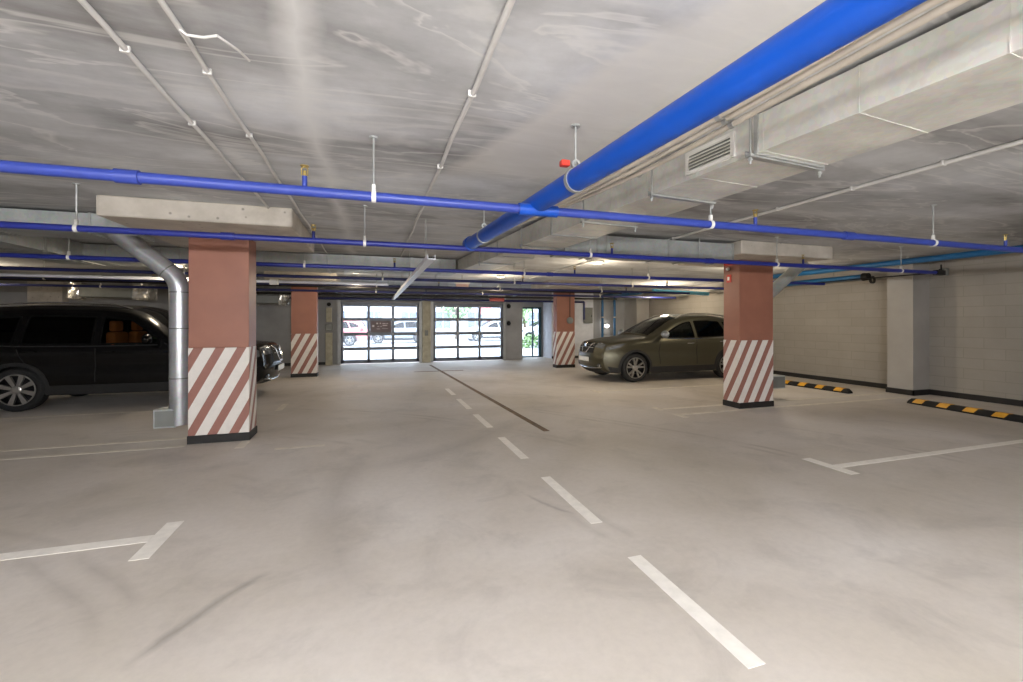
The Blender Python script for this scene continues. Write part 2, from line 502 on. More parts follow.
mark('bay_line_end', rect(-1.56, -1.46, 5.95, 6.3), M['wornpaint'])
mark('bay_line', rect(-10.0, -2.0, 8.85, 8.95), M['wornpaint'])
mark('bay_line_end', rect(-1.56, -1.46, 8.3, 8.9), M['wornpaint'])
mark('bay_line_end', rect(-1.1, -.55, 5.75, 5.82), M['wornpaint'])
mark('bay_line', rect(4.60, 10.0, 3.28, 3.37), label='long white bay line beside the striped wheel stop')
mark('bay_line_end', rect(4.48, 4.60, 3.10, 3.62))
for y, xs in ((5.92, 4.72), (6.38, 4.80)):
    mark('bay_line', rect(xs, 10.2, y, y + .085), M['wornpaint'])
mark('bay_line_end', rect(4.66, 4.76, 5.75, 6.02), M['wornpaint'])
mark('bay_line_end', rect(4.66, 4.76, 6.35, 6.62), M['wornpaint'])
mark('bay_line', rect(4.66, 10.3, 8.43, 8.52), M['wornpaint'])
mark('bay_line_end', rect(4.56, 4.66, 8.3, 8.66), M['wornpaint'])
mark('drain_channel', [(2.24, 5.6), (2.33, 5.6), (1.97, 15.5), (1.88, 15.5)], M['drain'], 'narrow rust brown drain line running towards the gates')
mark('drain_channel', rect(1.2, 2.7, 13.4, 13.52), M['drain'])

# ------------------------------------------------------------------ pillars
def pillar(x0, x1, y0, y1, cap, label, sy, phase, extras=None):
    cx, cy = (x0 + x1) / 2, (y0 + y1) / 2
    r = empty('pillar', (cx, cy, 0), label, 'pillar', 'red-brown pillars with hazard striped feet')
    top = cap[4]
    B().box(x0, x1, y0, y1, 1.18, top, .006).build('shaft', M['red'], r)
    B().box(x0 - .004, x1 + .004, y0 - .004, y1 + .004, .1, 1.18, .006).build('striped_foot', stripe_material('hazard_stripes', sy, phase, (146, 99, 87), (220, 215, 208)), r)
    B().box(x0 - .012, x1 + .012, y0 - .012, y1 + .012, 0, .1, .004).build('plinth', M['black'], r)
    B().box(cap[0], cap[1], cap[2], cap[3], top, CZ, .02).build('capital', M['pit'], r)
    return r
CAPZ = 2.575
pillar(-2.15, -1.495, 6.33, 6.70, (-2.66, -.86, 5.48, 7.45, CAPZ), 'red-brown striped pillar beside the silver vent pipe and black car', 1, .03)
pr = pillar(6.05, 6.80, 6.04, 6.40, (5.53, 7.5, 5.48, 7.0, CAPZ), 'red-brown striped pillar in front of the olive grey car', -1, .06)
pillar(-2.09, -1.45, 13.1, 13.4, (-2.6, -.9, 12.4, 14.1, CAPZ), 'orange-brown striped pillar standing left of the left gate', 1, .03)
pf = pillar(5.74, 6.38, 13.2, 13.5, (5.2, 6.9, 12.5, 14.2, CAPZ), 'orange-brown striped pillar standing before the glass exit door', -1, .08)
# fittings on pillars
def sounder(c, label):
    o = empty('fire_sounder', c, label, 'alarm')
    B().lathe(c, (-1, 0, 0), [(0, .05), (.02, .055), (.05, .045), (.065, .0)], 16).build('housing', M['redplastic'], o, True)
    return o
c = (6.05, 6.2, 2.47)
r = empty('fire_call_point', (6.03, 6.3, 2.2), 'red fire call sign with white lamp on the pillar near the olive grey car', 'fire alarm')
B().box(6.035, 6.05, 6.22, 6.32, 2.20, 2.34, .004).build('red_sign', M['redplastic'], r)
B().box(6.03, 6.036, 6.25, 6.29, 2.24, 2.30).build('pictogram', M['whiteplastic'], r)
B().ball((6.02, 6.27, 2.44), .035, (1, 1, .8)).build('indicator_lamp', M['whiteplastic'], r, True)
r = empty('alarm_sounder', (6.0, 6.15, 2.52), 'red alarm sounder at the top of the pillar near the olive grey car', 'alarm')
B().box(5.93, 6.05, 6.1, 6.28, 2.5, 2.56, .015).build('housing', M['redplastic'], r)
r = empty('pull_station', (6.2, 13.19, 1.55), 'dark round button box on the pillar before the glass exit door', 'button')
B().lathe((6.2, 13.2, 1.55), (0, -1, 0), [(0, .11), (.04, .11), (.05, .09), (.05, 0)], 18).build('button_box', M['electric'], r, True)
B().tube([(6.2, 13.185, 1.65), (6.2, 13.185, CAPZ)], .012, 8).build('feed_conduit', M['black'], r)

# ------------------------------------------------------------------ gates
def gate(x0, x1, label, sign=None):
    cy = YB - .02
    r = empty('sectional_gate', ((x0 + x1) / 2, cy, 0), label, 'garage gate', 'glazed sectional garage gates')
    n, h = 4, 2.10
    ww = x1 - x0
    for i in range(n):
        z0, z1 = .02 + i * h / n, .02 + (i + 1) * h / n
        b = B()
        bw = .055
        lo = .13 if i == 0 else bw
        b.box(x0, x1, cy - .02, cy + .02, z0, z0 + lo)
        b.box(x0, x1, cy - .02, cy + .02, z1 - bw, z1)
        sd = .09
        cols = [x0 + sd + k * (ww - 2 * sd) / 3 for k in range(4)]
        b.box(x0, x0 + sd, cy - .02, cy + .02, z0, z1); b.box(x1 - sd, x1, cy - .02, cy + .02, z0, z1)
        for k in (1, 2): b.box(cols[k] - .045, cols[k] + .045, cy - .02, cy + .02, z0, z1)
        sec = b.build('gate_section', M['alu'], r)
        for k in range(3):
            B().box(cols[k] + (.045 if k else 0), cols[k + 1] - (.045 if k < 2 else 0), cy - .004, cy + .004, z0 + lo, z1 - bw).build('pane', M['gatepane'], sec)
        for k in range(4):
            xx = min(max(cols[k], x0 + .05), x1 - .05)
            B().box(xx - .03, xx + .03, cy - .028, cy - .02, z1 - .05, z1 + .04).build('hinge_plate', M['alulight'], sec)
        if sign and sign == i:
            sg = B().box(cols[1] + .05, cols[2] - .05, cy - .016, cy - .006, z0 + bw, z1 - bw).build('sign_board', M['sign'], sec)
            zc = (z0 + z1) / 2
            xm = (cols[1] + cols[2]) / 2
            for (dx, dz, w_, h_) in [(-.16, .09, .06, .05), (-.04, .1, .04, .04), (.05, .1, .11, .025), (.19, .1, .06, .025), (-.3, -.01, .07, .07), (-.12, 0, .06, .02), (-.02, 0, .05, .02), (.06, .03, .16, .03), (-.15, -.09, .12, .015), (.05, -.08, .2, .012)]:
                B().box(xm + dx, xm + dx + w_, cy - .02, cy - .016, zc + dz, zc + dz + h_).build('sign_lettering', M['signmark'], sec)
    for s_, xx in ((-1, x0), (1, x1)):
        B().box(min(xx, xx + s_ * .1), max(xx, xx + s_ * .1), cy - .09, cy - .022, 0, 2.3).build('guide_rail', M['alulight'], r)
        B().tube([(xx + s_ * .05, cy - .06, 2.26), (xx + s_ * .05, cy - .25, 2.44), (xx + s_ * .05, cy - 2.3, 2.47)], .02, 8).build('overhead_track', M['steel'], r)
    B().tube([(x0 - .05, cy - .14, 2.32), (x1 + .05, cy - .14, 2.32)], .05, 14).build('torsion_spring', M['electric'], r, True)
    B().box(x0, x1, cy - .03, cy + .01, 2.12, 2.2).build('head_seal', M['alu'], r)
    return r
gate(-1.06, 1.66, 'left garage gate with a brown sign board in one pane', sign=2)
gate(2.18, 4.90, 'right garage gate of clear panes, next to the glass exit door')
r = empty('gate_post', (1.92, YB - .1, 0), 'pale yellowish post standing between the two garage gates', 'post')
B().box(1.768, 2.072, YB - .16, YB + .0, 0, 2.3, .01).build('post', M['postconc'], r)
B().box(1.86, 1.98, YB - .2, YB - .16, 1.0, 1.2, .01).build('lock_box', M['electric'], r)
r = empty('gate_operator', (-1.42, YB - .1, 1.4), 'gate control unit with push button boxes beside the left garage gate', 'gate control')
B().box(-1.55, -1.33, YB - .12, YB, 0, 1.12, .01).build('lower_trunking', M['postconc'], r)
B().box(-1.56, -1.32, YB - .14, YB, 1.2, 1.42, .01).build('button_box', M['electric'], r)
B().box(-1.53, -1.35, YB - .12, YB, 1.5, 2.0, .01).build('upper_trunking', M['postconc'], r)
B().ball((-1.44, YB - .1, 2.12), .07).build('sensor', M['rubber'], r, True)
r = empty('cable_coil', (-1.85, YB - .3, 2.3), 'dark coil of cable hanging by the orange-brown pillar and left gate', 'cable')
b = B()
for k in range(5):
    b.tube([(-1.95 + .012 * k, YB - .2, 2.3), (-2.02 + .05 * k, YB - .2, 1.8), (-1.97 + .03 * k, YB - .2, 1.35), (-1.90 + .02 * k, YB - .2, 1.4), (-1.86, YB - .2, 2.3)], .022, 8)
b.build('cable_loop', M['rubber'], r, True)
r = empty('door_sensor', (5.1, YB - .08, 1.4), 'two small dark sensors on the grey wall right of the right gate', 'sensor')
for z in (1.45, 2.13):
    B().ball((5.14, YB - .06, z), .085, (1, .7, 1.1)).build('sensor_eye', M['rubber'], r, True)
    B().box(5.08, 5.2, YB - .03, YB, z - .1, z + .1).build('back_plate', M['electric'], r)

# glass exit door in the recess
dY = YB + 1.0
d = B()
d.box(6.02, 6.94, dY, dY + .08, 2.06, 2.14).box(6.02, 6.07, dY, dY + .08, 0, 2.06).box(6.82, 6.94, dY, dY + .08, 0, 2.06)
d.box(6.07, 6.82, dY, dY + .08, 0, .05).box(6.52, 6.58, dY + .01, dY + .07, .05, 2.06)
door = struct('door_1', d, M['teald'], label='glass exit door with a teal frame')
B().box(6.07, 6.52, dY + .035, dY + .045, .05, 2.06).build('pane', M['glass'], door)
B().box(6.58, 6.82, dY + .035, dY + .045, .05, 2.06).build('pane', M['glass'], door)
B().box(6.585, 6.61, dY - .06, dY + .01, .85, 1.15, .005).build('door_handle', M['teald'], door)

# signs over gates
def sign_box(x, y, z, w, label, m='redplastic'):
    r = empty('exit_sign', (x, y, z), label, 'sign')
    B().box(x - w / 2, x + w / 2, y - .04, y + .04, z + .02, z + .15, .01).build('housing', M['whiteplastic'], r)
    B().box(x - w / 2 + .04, x + w / 2 - .04, y - .02, y + .02, z - .11, z + .02).build('sign_panel', M[m], r)
    B().tube([(x, y, z + .15), (x, y, CZ)], .01, 8).build('hanger', M['steel'], r)
sign_box(4.30, 15.3, 2.36, .62, 'small red sign hanging over the right garage gate', 'palered')
sign_box(2.35, 11.9, 2.52, .42, 'small pinkish white sign hanging over the gap between the gates', 'pinkwhite')

# ------------------------------------------------------------------ pipework
def hang_parts(r, x, y, zp, rp, top=None):
    top = top or CZ
    b = B(); b.tube([(x, y, zp + rp), (x, y, top)], .007, 8)
    b.lathe((x, y, top - .012), (0, 0, 1), [(0, .0), (0, .03), (.012, .03)], 10)
    h = b.build('hanger_rod', M['steel'], r)
    return h
def ring_x(b, x, y, z, r, w=.03):   # clamp ring round a pipe that runs along X
    b.lathe((x - w / 2, y, z), (1, 0, 0), [(0, r), (0, r + .006), (w, r + .006), (w, r)], 18)
def ring_d(b, c, d, r, w=.03):
    d = Vector(d).normalized()
    b.lathe(Vector(c) - d * w / 2, d, [(0, r), (0, r + .006), (w, r + .006), (w, r)], 18)
def sprinkler(r, x, y, zp, rp, m='bluebranch'):
    b = B()
    b.tube([(x, y, zp + rp * .6), (x, y, zp + .1)], .016, 10)
    s = b.build('sprinkler_riser', M[m], r, True)
    b = B(); b.tube([(x, y, zp + .1), (x, y, zp + .135)], .012, 8)
    b.tube([(x - .018, y, zp + .105), (x - .02, y, zp + .15), (x, y, zp + .165)], .004, 6); b.tube([(x + .018, y, zp + .105), (x + .02, y, zp + .15), (x, y, zp + .165)], .004, 6)
    b.lathe((x, y, zp + .165), (0, 0, 1), [(0, 0), (0, .028), (.004, .028), (.004, 0)], 12)
    b.build('sprinkler_head', M['brass'], s, True)

def branch(y, z, rad, x0, x1, hangers, heads, label, m='bluebranch', dz=0.):
    r = empty('sprinkler_pipe', ((x0 + x1) / 2, y, z), label, 'pipe', 'blue sprinkler pipes crossing the ceiling')
    B().tube([(x0, y, z + dz), (x1, y, z)], rad, 20).build('pipe', M[m], r, True)
    cb = B()
    for x in hangers:
        hang_parts(r, x, y, z, rad, 2.49 if (abs(y - 9.25) < .01 and x < 1.7) else None)
    for x in hangers:
        cl = B(); ring_x(cl, x, y, z, rad); cl.box(x - .012, x + .012, y - .012, y + .012, z + rad, z + rad + .05)
        cl.build('pipe_clamp', M['whiteplastic'], r, True)
    for x in heads: sprinkler(r, x, y, z, rad, m)
    if rad > .025:
        for x in (x0 + 2.1, x0 + 8.1, x0 + 14.1):
            if x < x1 - .3:
                cp = B(); cp.lathe((x - .06, y, z), (1, 0, 0), [(0, rad), (0, rad + .008), (.12, rad + .008), (.12, rad)], 20)
                cp.build('coupling', M[m], r, True)
    return r
PZ = 2.373
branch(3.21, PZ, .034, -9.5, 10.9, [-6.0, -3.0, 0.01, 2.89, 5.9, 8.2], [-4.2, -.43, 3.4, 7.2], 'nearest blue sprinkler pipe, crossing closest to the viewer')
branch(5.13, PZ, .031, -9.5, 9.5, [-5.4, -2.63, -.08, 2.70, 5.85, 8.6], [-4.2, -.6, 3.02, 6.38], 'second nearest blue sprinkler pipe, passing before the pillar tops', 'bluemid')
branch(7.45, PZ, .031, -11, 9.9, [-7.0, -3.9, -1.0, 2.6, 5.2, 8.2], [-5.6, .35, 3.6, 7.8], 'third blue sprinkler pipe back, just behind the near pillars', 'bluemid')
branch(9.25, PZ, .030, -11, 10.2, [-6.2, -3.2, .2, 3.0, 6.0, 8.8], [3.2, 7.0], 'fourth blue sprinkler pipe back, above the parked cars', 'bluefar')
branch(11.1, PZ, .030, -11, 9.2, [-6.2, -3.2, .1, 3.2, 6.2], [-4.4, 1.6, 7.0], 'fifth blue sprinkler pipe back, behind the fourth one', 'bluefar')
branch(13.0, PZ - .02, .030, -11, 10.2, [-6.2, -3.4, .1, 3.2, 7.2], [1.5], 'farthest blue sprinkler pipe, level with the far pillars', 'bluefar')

# dark service pipes in front of the gates
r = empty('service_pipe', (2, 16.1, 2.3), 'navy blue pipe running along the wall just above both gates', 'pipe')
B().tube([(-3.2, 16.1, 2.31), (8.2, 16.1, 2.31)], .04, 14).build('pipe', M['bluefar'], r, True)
B().tube([(8.2, 16.1, 2.31), (8.2, 16.1, 1.6)], .04, 14).build('drop_leg', M['bluefar'], r, True)
for x in (-2.5, .2, 3.0, 5.8):
    hang_parts(r, x, 16.1, 2.31, .04)
r = empty('heating_pipe', (2, 14.6, 2.36), 'thin black pipe hung from the ceiling before the far gates', 'pipe')
B().tube([(-4.5, 14.6, 2.36), (8.8, 14.6, 2.36)], .032, 12).build('pipe', M['black'], r, True)
for x in (-3.5, -.6, 2.4, 5.0): hang_parts(r, x, 14.6, 2.36, .032)
r = empty('grey_pipe', (2, 12.0, 2.42), 'grey pipe hung from the ceiling between two blue sprinkler pipes', 'pipe')
B().tube([(-10, 12.0, 2.40), (7.4, 12.0, 2.40)], .028, 12).build('pipe', M['black'], r, True)
for x in (-5.5, -2.6, .4, 3.4): hang_parts(r, x, 12.0, 2.40, .028)

# big blue main
def lerp(a, b, t): return Vector(a) + (Vector(b) - Vector(a)) * t
mA, mB = Vector((1.60, -2.6, 2.43)), Vector((1.115, 5.13, 2.43))
md = (mB - mA).normalized()
r = empty('sprinkler_main', lerp(mA, mB, .5), 'thick bright blue main pipe running down the ceiling to the second crossing pipe', 'pipe')
R0 = .074
B().tube([mA, lerp(mA, mB, .5), mB], R0, 32).build('pipe', M['blue'], r, True)
B().lathe(mB - md * .05, md, [(0, R0), (0, R0 + .012), (.10, R0 + .012), (.13, R0 * .6), (.13, 0)], 28).build('end_cap', M['blue'], r, True)
for yy in (3.21,):
    p = lerp(mA, mB, (yy - mA.y) / (mB.y - mA.y))
    B().lathe(p + Vector((-.16, 0, -.057)), (1, 0, 0), [(0, .03), (0, .045), (.32, .045), (.32, .03)], 20).build('branch_tee', M['blue'], r, True)
for yy in (-.6, 2.62, 4.6):
    p = lerp(mA, mB, (yy - mA.y) / (mB.y - mA.y))
    b = B(); ring_d(b, p, md, R0 + .001, .035)
    b.lathe(p + Vector((0, 0, R0 + .03)), (0, 1, 0), [(-.012, .016), (-.012, .03), (.012, .03), (.012, .016)], 14)
    cl = b.build('pipe_clamp', M['steel'], r, True)
    hang_parts(r, p.x, p.y, p.z, R0 + .03)
p = lerp(mA, mB, (2.62 - mA.y) / (mB.y - mA.y))
B().box(p.x - .11, p.x - .05, p.y - .03, p.y + .02, p.z + .08, p.z + .12, .008).build('red_tag', M['redplastic'], r)

# cable runs between the main pipe and the duct
for k, (dx, dz, rr, lab) in enumerate([(0, .02, .014, 'pale conduit closest to the thick blue main pipe'), (.042, .01, .015, 'middle one of three pale conduits between blue main and air duct'),
                                       (.088, -.005, .016, 'pale conduit lying closest to the steel air duct')]):
    r = empty('conduit', (1.76 + dx, 1.5, 2.58), lab, 'conduit', 'pale conduits along the main pipe')
    key = [Vector((1.80 + dx, -2.6, 2.58 + dz)), Vector((1.76 + dx, 2.9, 2.57 + dz)), Vector((1.24 + dx * .6, 5.3, 2.53 + dz))]
    pts = bend(key, 1.2, 14)
    pts = [p + Vector((0, 0, -.008 * math.sin(p.y * 2.2 + k))) for p in pts]
    B().tube(pts, rr, 12).build('conduit_tube', M['greyconduit'], r, True)
    for yy in (.6, 1.9, 2.75):
        b = B(); ring_d(b, (1.80 + dx - .04 * (yy + 2.6) / 5.5, yy, 2.575 + dz), Y, rr, .03)
        b.tube([(1.80 + dx - .04 * (yy + 2.6) / 5.5, yy, 2.59 + dz), (1.80 + dx - .04 * (yy + 2.6) / 5.5, yy, CZ)], .005, 6)
        b.build('saddle_clip', M['steel'], r, True)

# white trunking continuing beyond the main
r = empty('cable_trunking', (.64, 9.5, 2.24), 'white cable trunking strip hung along the lane towards the gates', 'trunking')
b = B(); b.box(.60, .69, 5.05, 14.6, 2.215, 2.225); b.box(.60, .606, 5.05, 14.6, 2.225, 2.27); b.box(.684, .69, 5.05, 14.6, 2.225, 2.27)
b.build('channel', M['tray'], r)
b = B()
for k in range(3): b.tube([(.622 + k * .023, 5.05, 2.236), (.622 + k * .023, 14.6, 2.236)], .01, 8)
b.build('cables', M['rubber'], r, True)
for y in (5.6, 8.2, 10.6, 13.6):
    b = B(); b.tube([(.645, y, 2.27), (.645, y, CZ)], .007, 8); b.box(.598, .692, y - .012, y + .012, 2.268, 2.276)
    b.build('hanger_rod', M['steel'], r)

# ceiling conduits
def ceil_conduit(x, y0, y1, rr, label, clips):
    r = empty('ceiling_conduit', (x, (y0 + y1) / 2, CZ), label, 'conduit', 'conduits clipped to the ceiling')
    pts = [(x + .006 * math.sin(i * 1.7), y0 + (y1 - y0) * i / 30, CZ - rr - .004) for i in range(31)]
    B().tube(pts, rr, 10).build('conduit_tube', M['conduit'], r, True)
    for yy in clips:
        B().box(x - rr - .008, x + rr + .008, yy - .008, yy + .008, CZ - 2 * rr - .006, CZ - .0, .002).build('saddle_clip', M['conduit'], r)
    return r
ceil_conduit(-1.10, -2, 8.8, .013, 'leftmost pale conduit clipped along the ceiling', (.9, 1.7, 2.5, 3.3, 4.6))
r = ceil_conduit(-.80, -2, 8.8, .012, 'pale conduit along the ceiling with a loose cable end beside it', (1.2, 1.9, 2.6, 3.4, 4.8))
b = B(); b.tube([(-.80, 2.24, CZ - .02), (-.77, 2.25, CZ - .04), (-.70, 2.23, CZ - .05), (-.635, 2.18, CZ - .06), (-.61, 2.22, CZ - .06), (-.585, 2.31, CZ - .04), (-.57, 2.42, CZ - .02)], .006, 8)
b.build('loose_cable', M['conduit'], r, True)
ceil_conduit(.53, -2, 8.8, .015, 'pale conduit along the middle of the ceiling, left of the blue main', (1.4, 2.4, 3.6))
ceil_conduit(4.35, -1, 12, .018, 'pale conduit along the ceiling right of the air duct', (2.3, 3.0, 3.8, 4.6, 5.6))

# ------------------------------------------------------------------ air ducts
def duct(name, pA, pB, w, z0, z1, m, label=None, cat=None, parent=None, seams=(), group=None):
    """straight rectangular duct; pA,pB = left edge line in plan, w = width to the right"""
    pA = Vector((pA[0], pA[1], 0)); pB = Vector((pB[0], pB[1], 0))
    d = (pB - pA).normalized(); n = Vector((d.y, -d.x, 0))
    c = (pA + pB) / 2 + n * w / 2
    L = (pB - pA).length
    r = parent or empty(name, (c.x, c.y, z0), label, cat, group)
    b = B(); b.obox((c.x, c.y, (z0 + z1) / 2), d, n, Z, L / 2, w / 2, (z1 - z0) / 2)
    b.build('duct_run', m, r)
    for s in seams:
        q = pA + d * s + n * w / 2
        b = B(); b.obox((q.x, q.y, (z0 + z1) / 2), d, n, Z, .012, w / 2 + .014, (z1 - z0) / 2 + .012)
        b.build('flange', M['steel'], r)
    return r, d, n, pA
DB, DT = 1.5 + .688 * 1.5, 2.765
x_at = lambda y: 2.335 - .085 * (y - .99)
seams = (2.6 + -.3, 2.6 + 1.15, 2.6 + 2.12, 2.6 + 3.02, 2.6 + 4.6, 2.6 + 6.2, 2.6 + 7.6)
r, dd, dn, pA = duct('air_duct', (x_at(-2.6), -2.6), (x_at(9.45), 9.45), .60, DB, DT, M['galv'], 'large steel air duct with a louvred grille beside the blue main pipe', 'air duct', seams=(2.3, 4.72, 7.4, 9.2), group='rectangular steel air ducts')
# shallow standing seams on the sheet metal
for s in [x * .52 for x in range(1, 22)]:
    q = pA + dd * s + dn * .3
    B().obox((q.x, q.y, (DB + DT) / 2), dd, dn, Z, .0025, .3025, (DT - DB) / 2 + .0025).build('sheet_seam', M['galv'], r)
# grille on the near face
def face_pt(y, z, off=0.):
    s = (y - pA.y) / dd.y
    q = pA + dd * s - dn * off
    return Vector((q.x, q.y, z))
gy0, gy1, gz0, gz1 = 2.27, 2.66, DB + .045, DB + .185
b = B()
c = face_pt((gy0 + gy1) / 2, (gz0 + gz1) / 2, .006)
hw = (gy1 - gy0) / 2
for (dy, dz, a, h) in ((0, (gz1 - gz0) / 2, hw, .012), (0, -(gz1 - gz0) / 2, hw, .012), (-hw, 0, .014, (gz1 - gz0) / 2 + .012), (hw, 0, .014, (gz1 - gz0) / 2 + .012)):
    b.obox(c + dd * dy + Z * dz, dd, dn, Z, a, .008, h)
g = b.build('grille_frame', M['whiteplastic'], r)
b = B(); b.obox(c + dn * .004, dd, dn, Z, hw, .002, (gz1 - gz0) / 2); b.build('grille_opening', M['electric'], g)
b = B()
for k in range(6):
    zz = gz0 + .014 + k * (gz1 - gz0 - .028) / 5
    sl = (dn * .75 + Z * .66).normalized(); up = sl.cross(dd).normalized()
    b.obox(Vector((c.x, c.y, zz)) - dn * .004, dd, sl, up, hw - .01, .010, .0025)
b.build('louvre_blades', M['whiteplastic'], g)
# trapeze hangers under the duct
for yy in (-.9, 2.13, 3.02, 4.05, 5.6, 7.4):
    q = face_pt(yy, DB - .012) + dn * .3
    b = B(); b.obox(q, dn, dd, Z, .345, .02, .008); b.obox(q + dd * .018 + Z * .012, dn, dd, Z, .345, .002, .02)
    for s in (-1, 1):
        e = q + dn * s * .325
        b.tube([e - Z * .05, Vector((e.x, e.y, CZ))], .007, 8)
        b.lathe(e - Z * .03, (0, 0, 1), [(0, 0), (0, .014), (.014, .014), (.014, 0)], 6)
    b.build('trapeze_hanger', M['steel'], r)
# cross duct joining the two runs and left run
r2, d2, n2, p2 = duct('air_duct', (-5.05, 9.45), (1.62, 9.45), .6, 2.49, 2.765, M['galvdark'], 'steel air duct crossing the garage behind the near pillars', 'air duct', seams=(.6, 1.9, 3.2, 4.5, 5.8), group='rectangular steel air ducts')
for s in [x * .42 for x in range(1, 16)]: B().obox((-5.0 + s, 9.15, 2.6275), X, Y, Z, .003, .303, .1405).build('sheet_seam', M['steel'], r2)
for x in (-3.4, -.8, 1.3):
    b = B(); b.box(x - .02, x + .02, 8.8, 9.5, 2.474, 2.49); b.tube([(x, 8.82, 2.45), (x, 8.82, CZ)], .007, 8); b.tube([(x, 9.48, 2.45), (x, 9.48, CZ)], .007, 8)
    b.build('trapeze_hanger', M['steel'], r2)
r3, d3, n3, p3 = duct('air_duct', (-5.05, .4), (-5.05, 8.85), .6, 2.515, 2.765, M['galvdark'], 'grey steel air duct over the black car side of the garage', 'air duct', seams=(1.2, 2.9, 4.6, 6.3, 7.6), group='rectangular steel air ducts')
for y in (2.0, 4.9, 6.3, 7.9):
    b = B(); b.box(-5.1, -4.4, y - .02, y + .02, 2.50, 2.515); b.tube([(-5.08, y, 2.47), (-5.08, y, CZ)], .007, 8); b.tube([(-4.42, y, 2.47), (-4.42, y, CZ)], .007, 8)
    b.build('trapeze_hanger', M['steel'], r3)
r4, d4, n4, p4 = duct('air_duct', (2.56, 6.15), (5.50, 6.15), .55, 2.48, 2.74, M['galvdark'], 'pale grey branch duct running to the capital of the right near pillar', 'air duct', seams=(.5, 1.7, 2.9), group='rectangular steel air ducts')

for x in (3.2, 4.8):
    b = B(); b.box(x - .02, x + .02, 5.55, 6.2, 2.465, 2.48); b.tube([(x, 5.57, 2.45), (x, 5.57, CZ)], .007, 8); b.tube([(x, 6.18, 2.45), (x, 6.18, CZ)], .007, 8)
    b.build('trapeze_hanger', M['steel'], r4)
# round vent risers beside the two near pillars
def riser(name, pts, rad, m, label, box):
    r = empty(name, (pts[-1][0], pts[-1][1], 0), label, 'vent pipe', 'round vent risers beside the near pillars')
    P = bend(pts, .16)
    B().tube(P, rad, 26).build('pipe', m, r, True)
    for (c, d) in [(P[1], Vector(P[2]) - Vector(P[1])), (P[len(P) - 2], Vector((0, 0, -1))), ((pts[-1][0], pts[-1][1], 1.42), Vector((0, 0, 1))), ((pts[-1][0], pts[-1][1], .8), Vector((0, 0, 1)))]:
        b = B(); ring_d(b, c, d, rad - .001, .014); b.build('joint_ring', M['electric'], r, True)
    x0, x1, y0, y1, z0, z1 = box
    bx = B(); bx.box(x0, x1, y0, y1, z0, z1, .006)
    bo = bx.build('outlet_box', M['galvdark'], r)
    gb = B()
    gb.box(x0 + .02, x1 - .02, y0 - .008, y0 + .001, z0 + .02, z1 - .02)
    gb.build('outlet_grille', M['electric'], r)
    return r
riser('vent_riser', [(-2.98, 6.50, 2.62), (-2.30, 6.50, 2.03), (-2.30, 6.50, .22)], .108, M['galvpipe'],
      'silver round vent pipe with an elbow beside the left near pillar', (-2.54, -2.30, 6.40, 6.62, .20, .43))
riser('vent_riser', [(8.35, 6.72, 2.70), (7.25, 6.72, 1.90), (7.25, 6.72, .22)], .11, M['galvdark'],
      'dull grey round vent pipe half hidden behind the right near pillar', (7.34, 7.72, 6.58, 6.84, .2, .45))
# branch box over left riser
r5, *_ = duct('air_duct', (-4.43, 6.85), (-2.7, 6.85), .5, 2.54, 2.765, M['galvdark'], 'short branch duct feeding the silver vent pipe with the elbow', 'air duct', seams=(.4, 1.3), group='rectangular steel air ducts')

# foil-ended fan units on the back wall, left
def fan_unit(x0, x1, y, z0, z1, label):
    r = empty('fan_unit', ((x0 + x1) / 2, y, z0), label, 'fan unit', 'fan units hung at the back left')
    w = (x1 - x0)
    B().box(x0 + .15 * w, x1 - .2 * w, y - .3, y + .3, z0 + .04, z1 - .04, .02).build('casing', M['electric'], r)
    for a, c in ((x0, x0 + .16 * w), (x1 - .21 * w, x1)):
        b = B(); b.box(a, c, y - .27, y + .27, z0, z1, .03)
        bmesh.ops.subdivide_edges(b.bm, edges=b.bm.edges[:], cuts=3, use_grid_fill=True)
        for v in b.bm.verts: v.co += Vector((random.uniform(-.02, .02), random.uniform(-.02, .02), random.uniform(-.02, .02)))
        b.build('foil_collar', M['foil'], r)
    for x in (x0 + .3 * w, x1 - .3 * w):
        B().tube([(x, y, z1 - .05), (x, y, CZ)], .008, 8).build('hanger_rod', M['steel'], r)
fan_unit(-7.75, -5.95, 15.0, 2.13, 2.56, 'long grey fan unit with foil collars above the black car')
fan_unit(-3.45, -2.5, 15.0, 2.02, 2.34, 'short foil wrapped fan unit between the left pillars')

# pale cable tray
r = empty('cable_tray', (-5, 10.4, 2.36), 'pale yellowish cable tray crossing above the black car', 'cable tray')
b = B(); b.box(-11, .35, 10.32, 10.48, 2.33, 2.338); b.box(-11, .35, 10.32, 10.326, 2.338, 2.385); b.box(-11, .35, 10.474, 10.48, 2.338, 2.385)
b.build('tray', M['tray'], r)
b = B()
for k in range(5): b.tube([(-11 + 11.3 * i / 40, 10.345 + k * .026 + .004 * math.sin(i * 1.3 + k), 2.352 + .006 * math.sin(i * .9 + 2 * k)) for i in range(41)], .012, 8)
b.build('cables', M['greyconduit'], r, True)
for x in (-9, -6.5, -4.0, -1.6, .1):
    B().tube([(x, 10.4, 2.37), (x, 10.4, CZ)], .007, 8).build('hanger_rod', M['steel'], r)
r = empty('junction_box', (-1.95, 10.28, 2.32), 'small white junction box on the pale cable tray', 'junction box')
B().box(-2.04, -1.88, 10.22, 10.318, 2.28, 2.40, .01).build('box', M['whiteplastic'], r)
B().box(-2.02, -1.9, 10.215, 10.22, 2.295, 2.385).build('lid', M['conduit'], r)

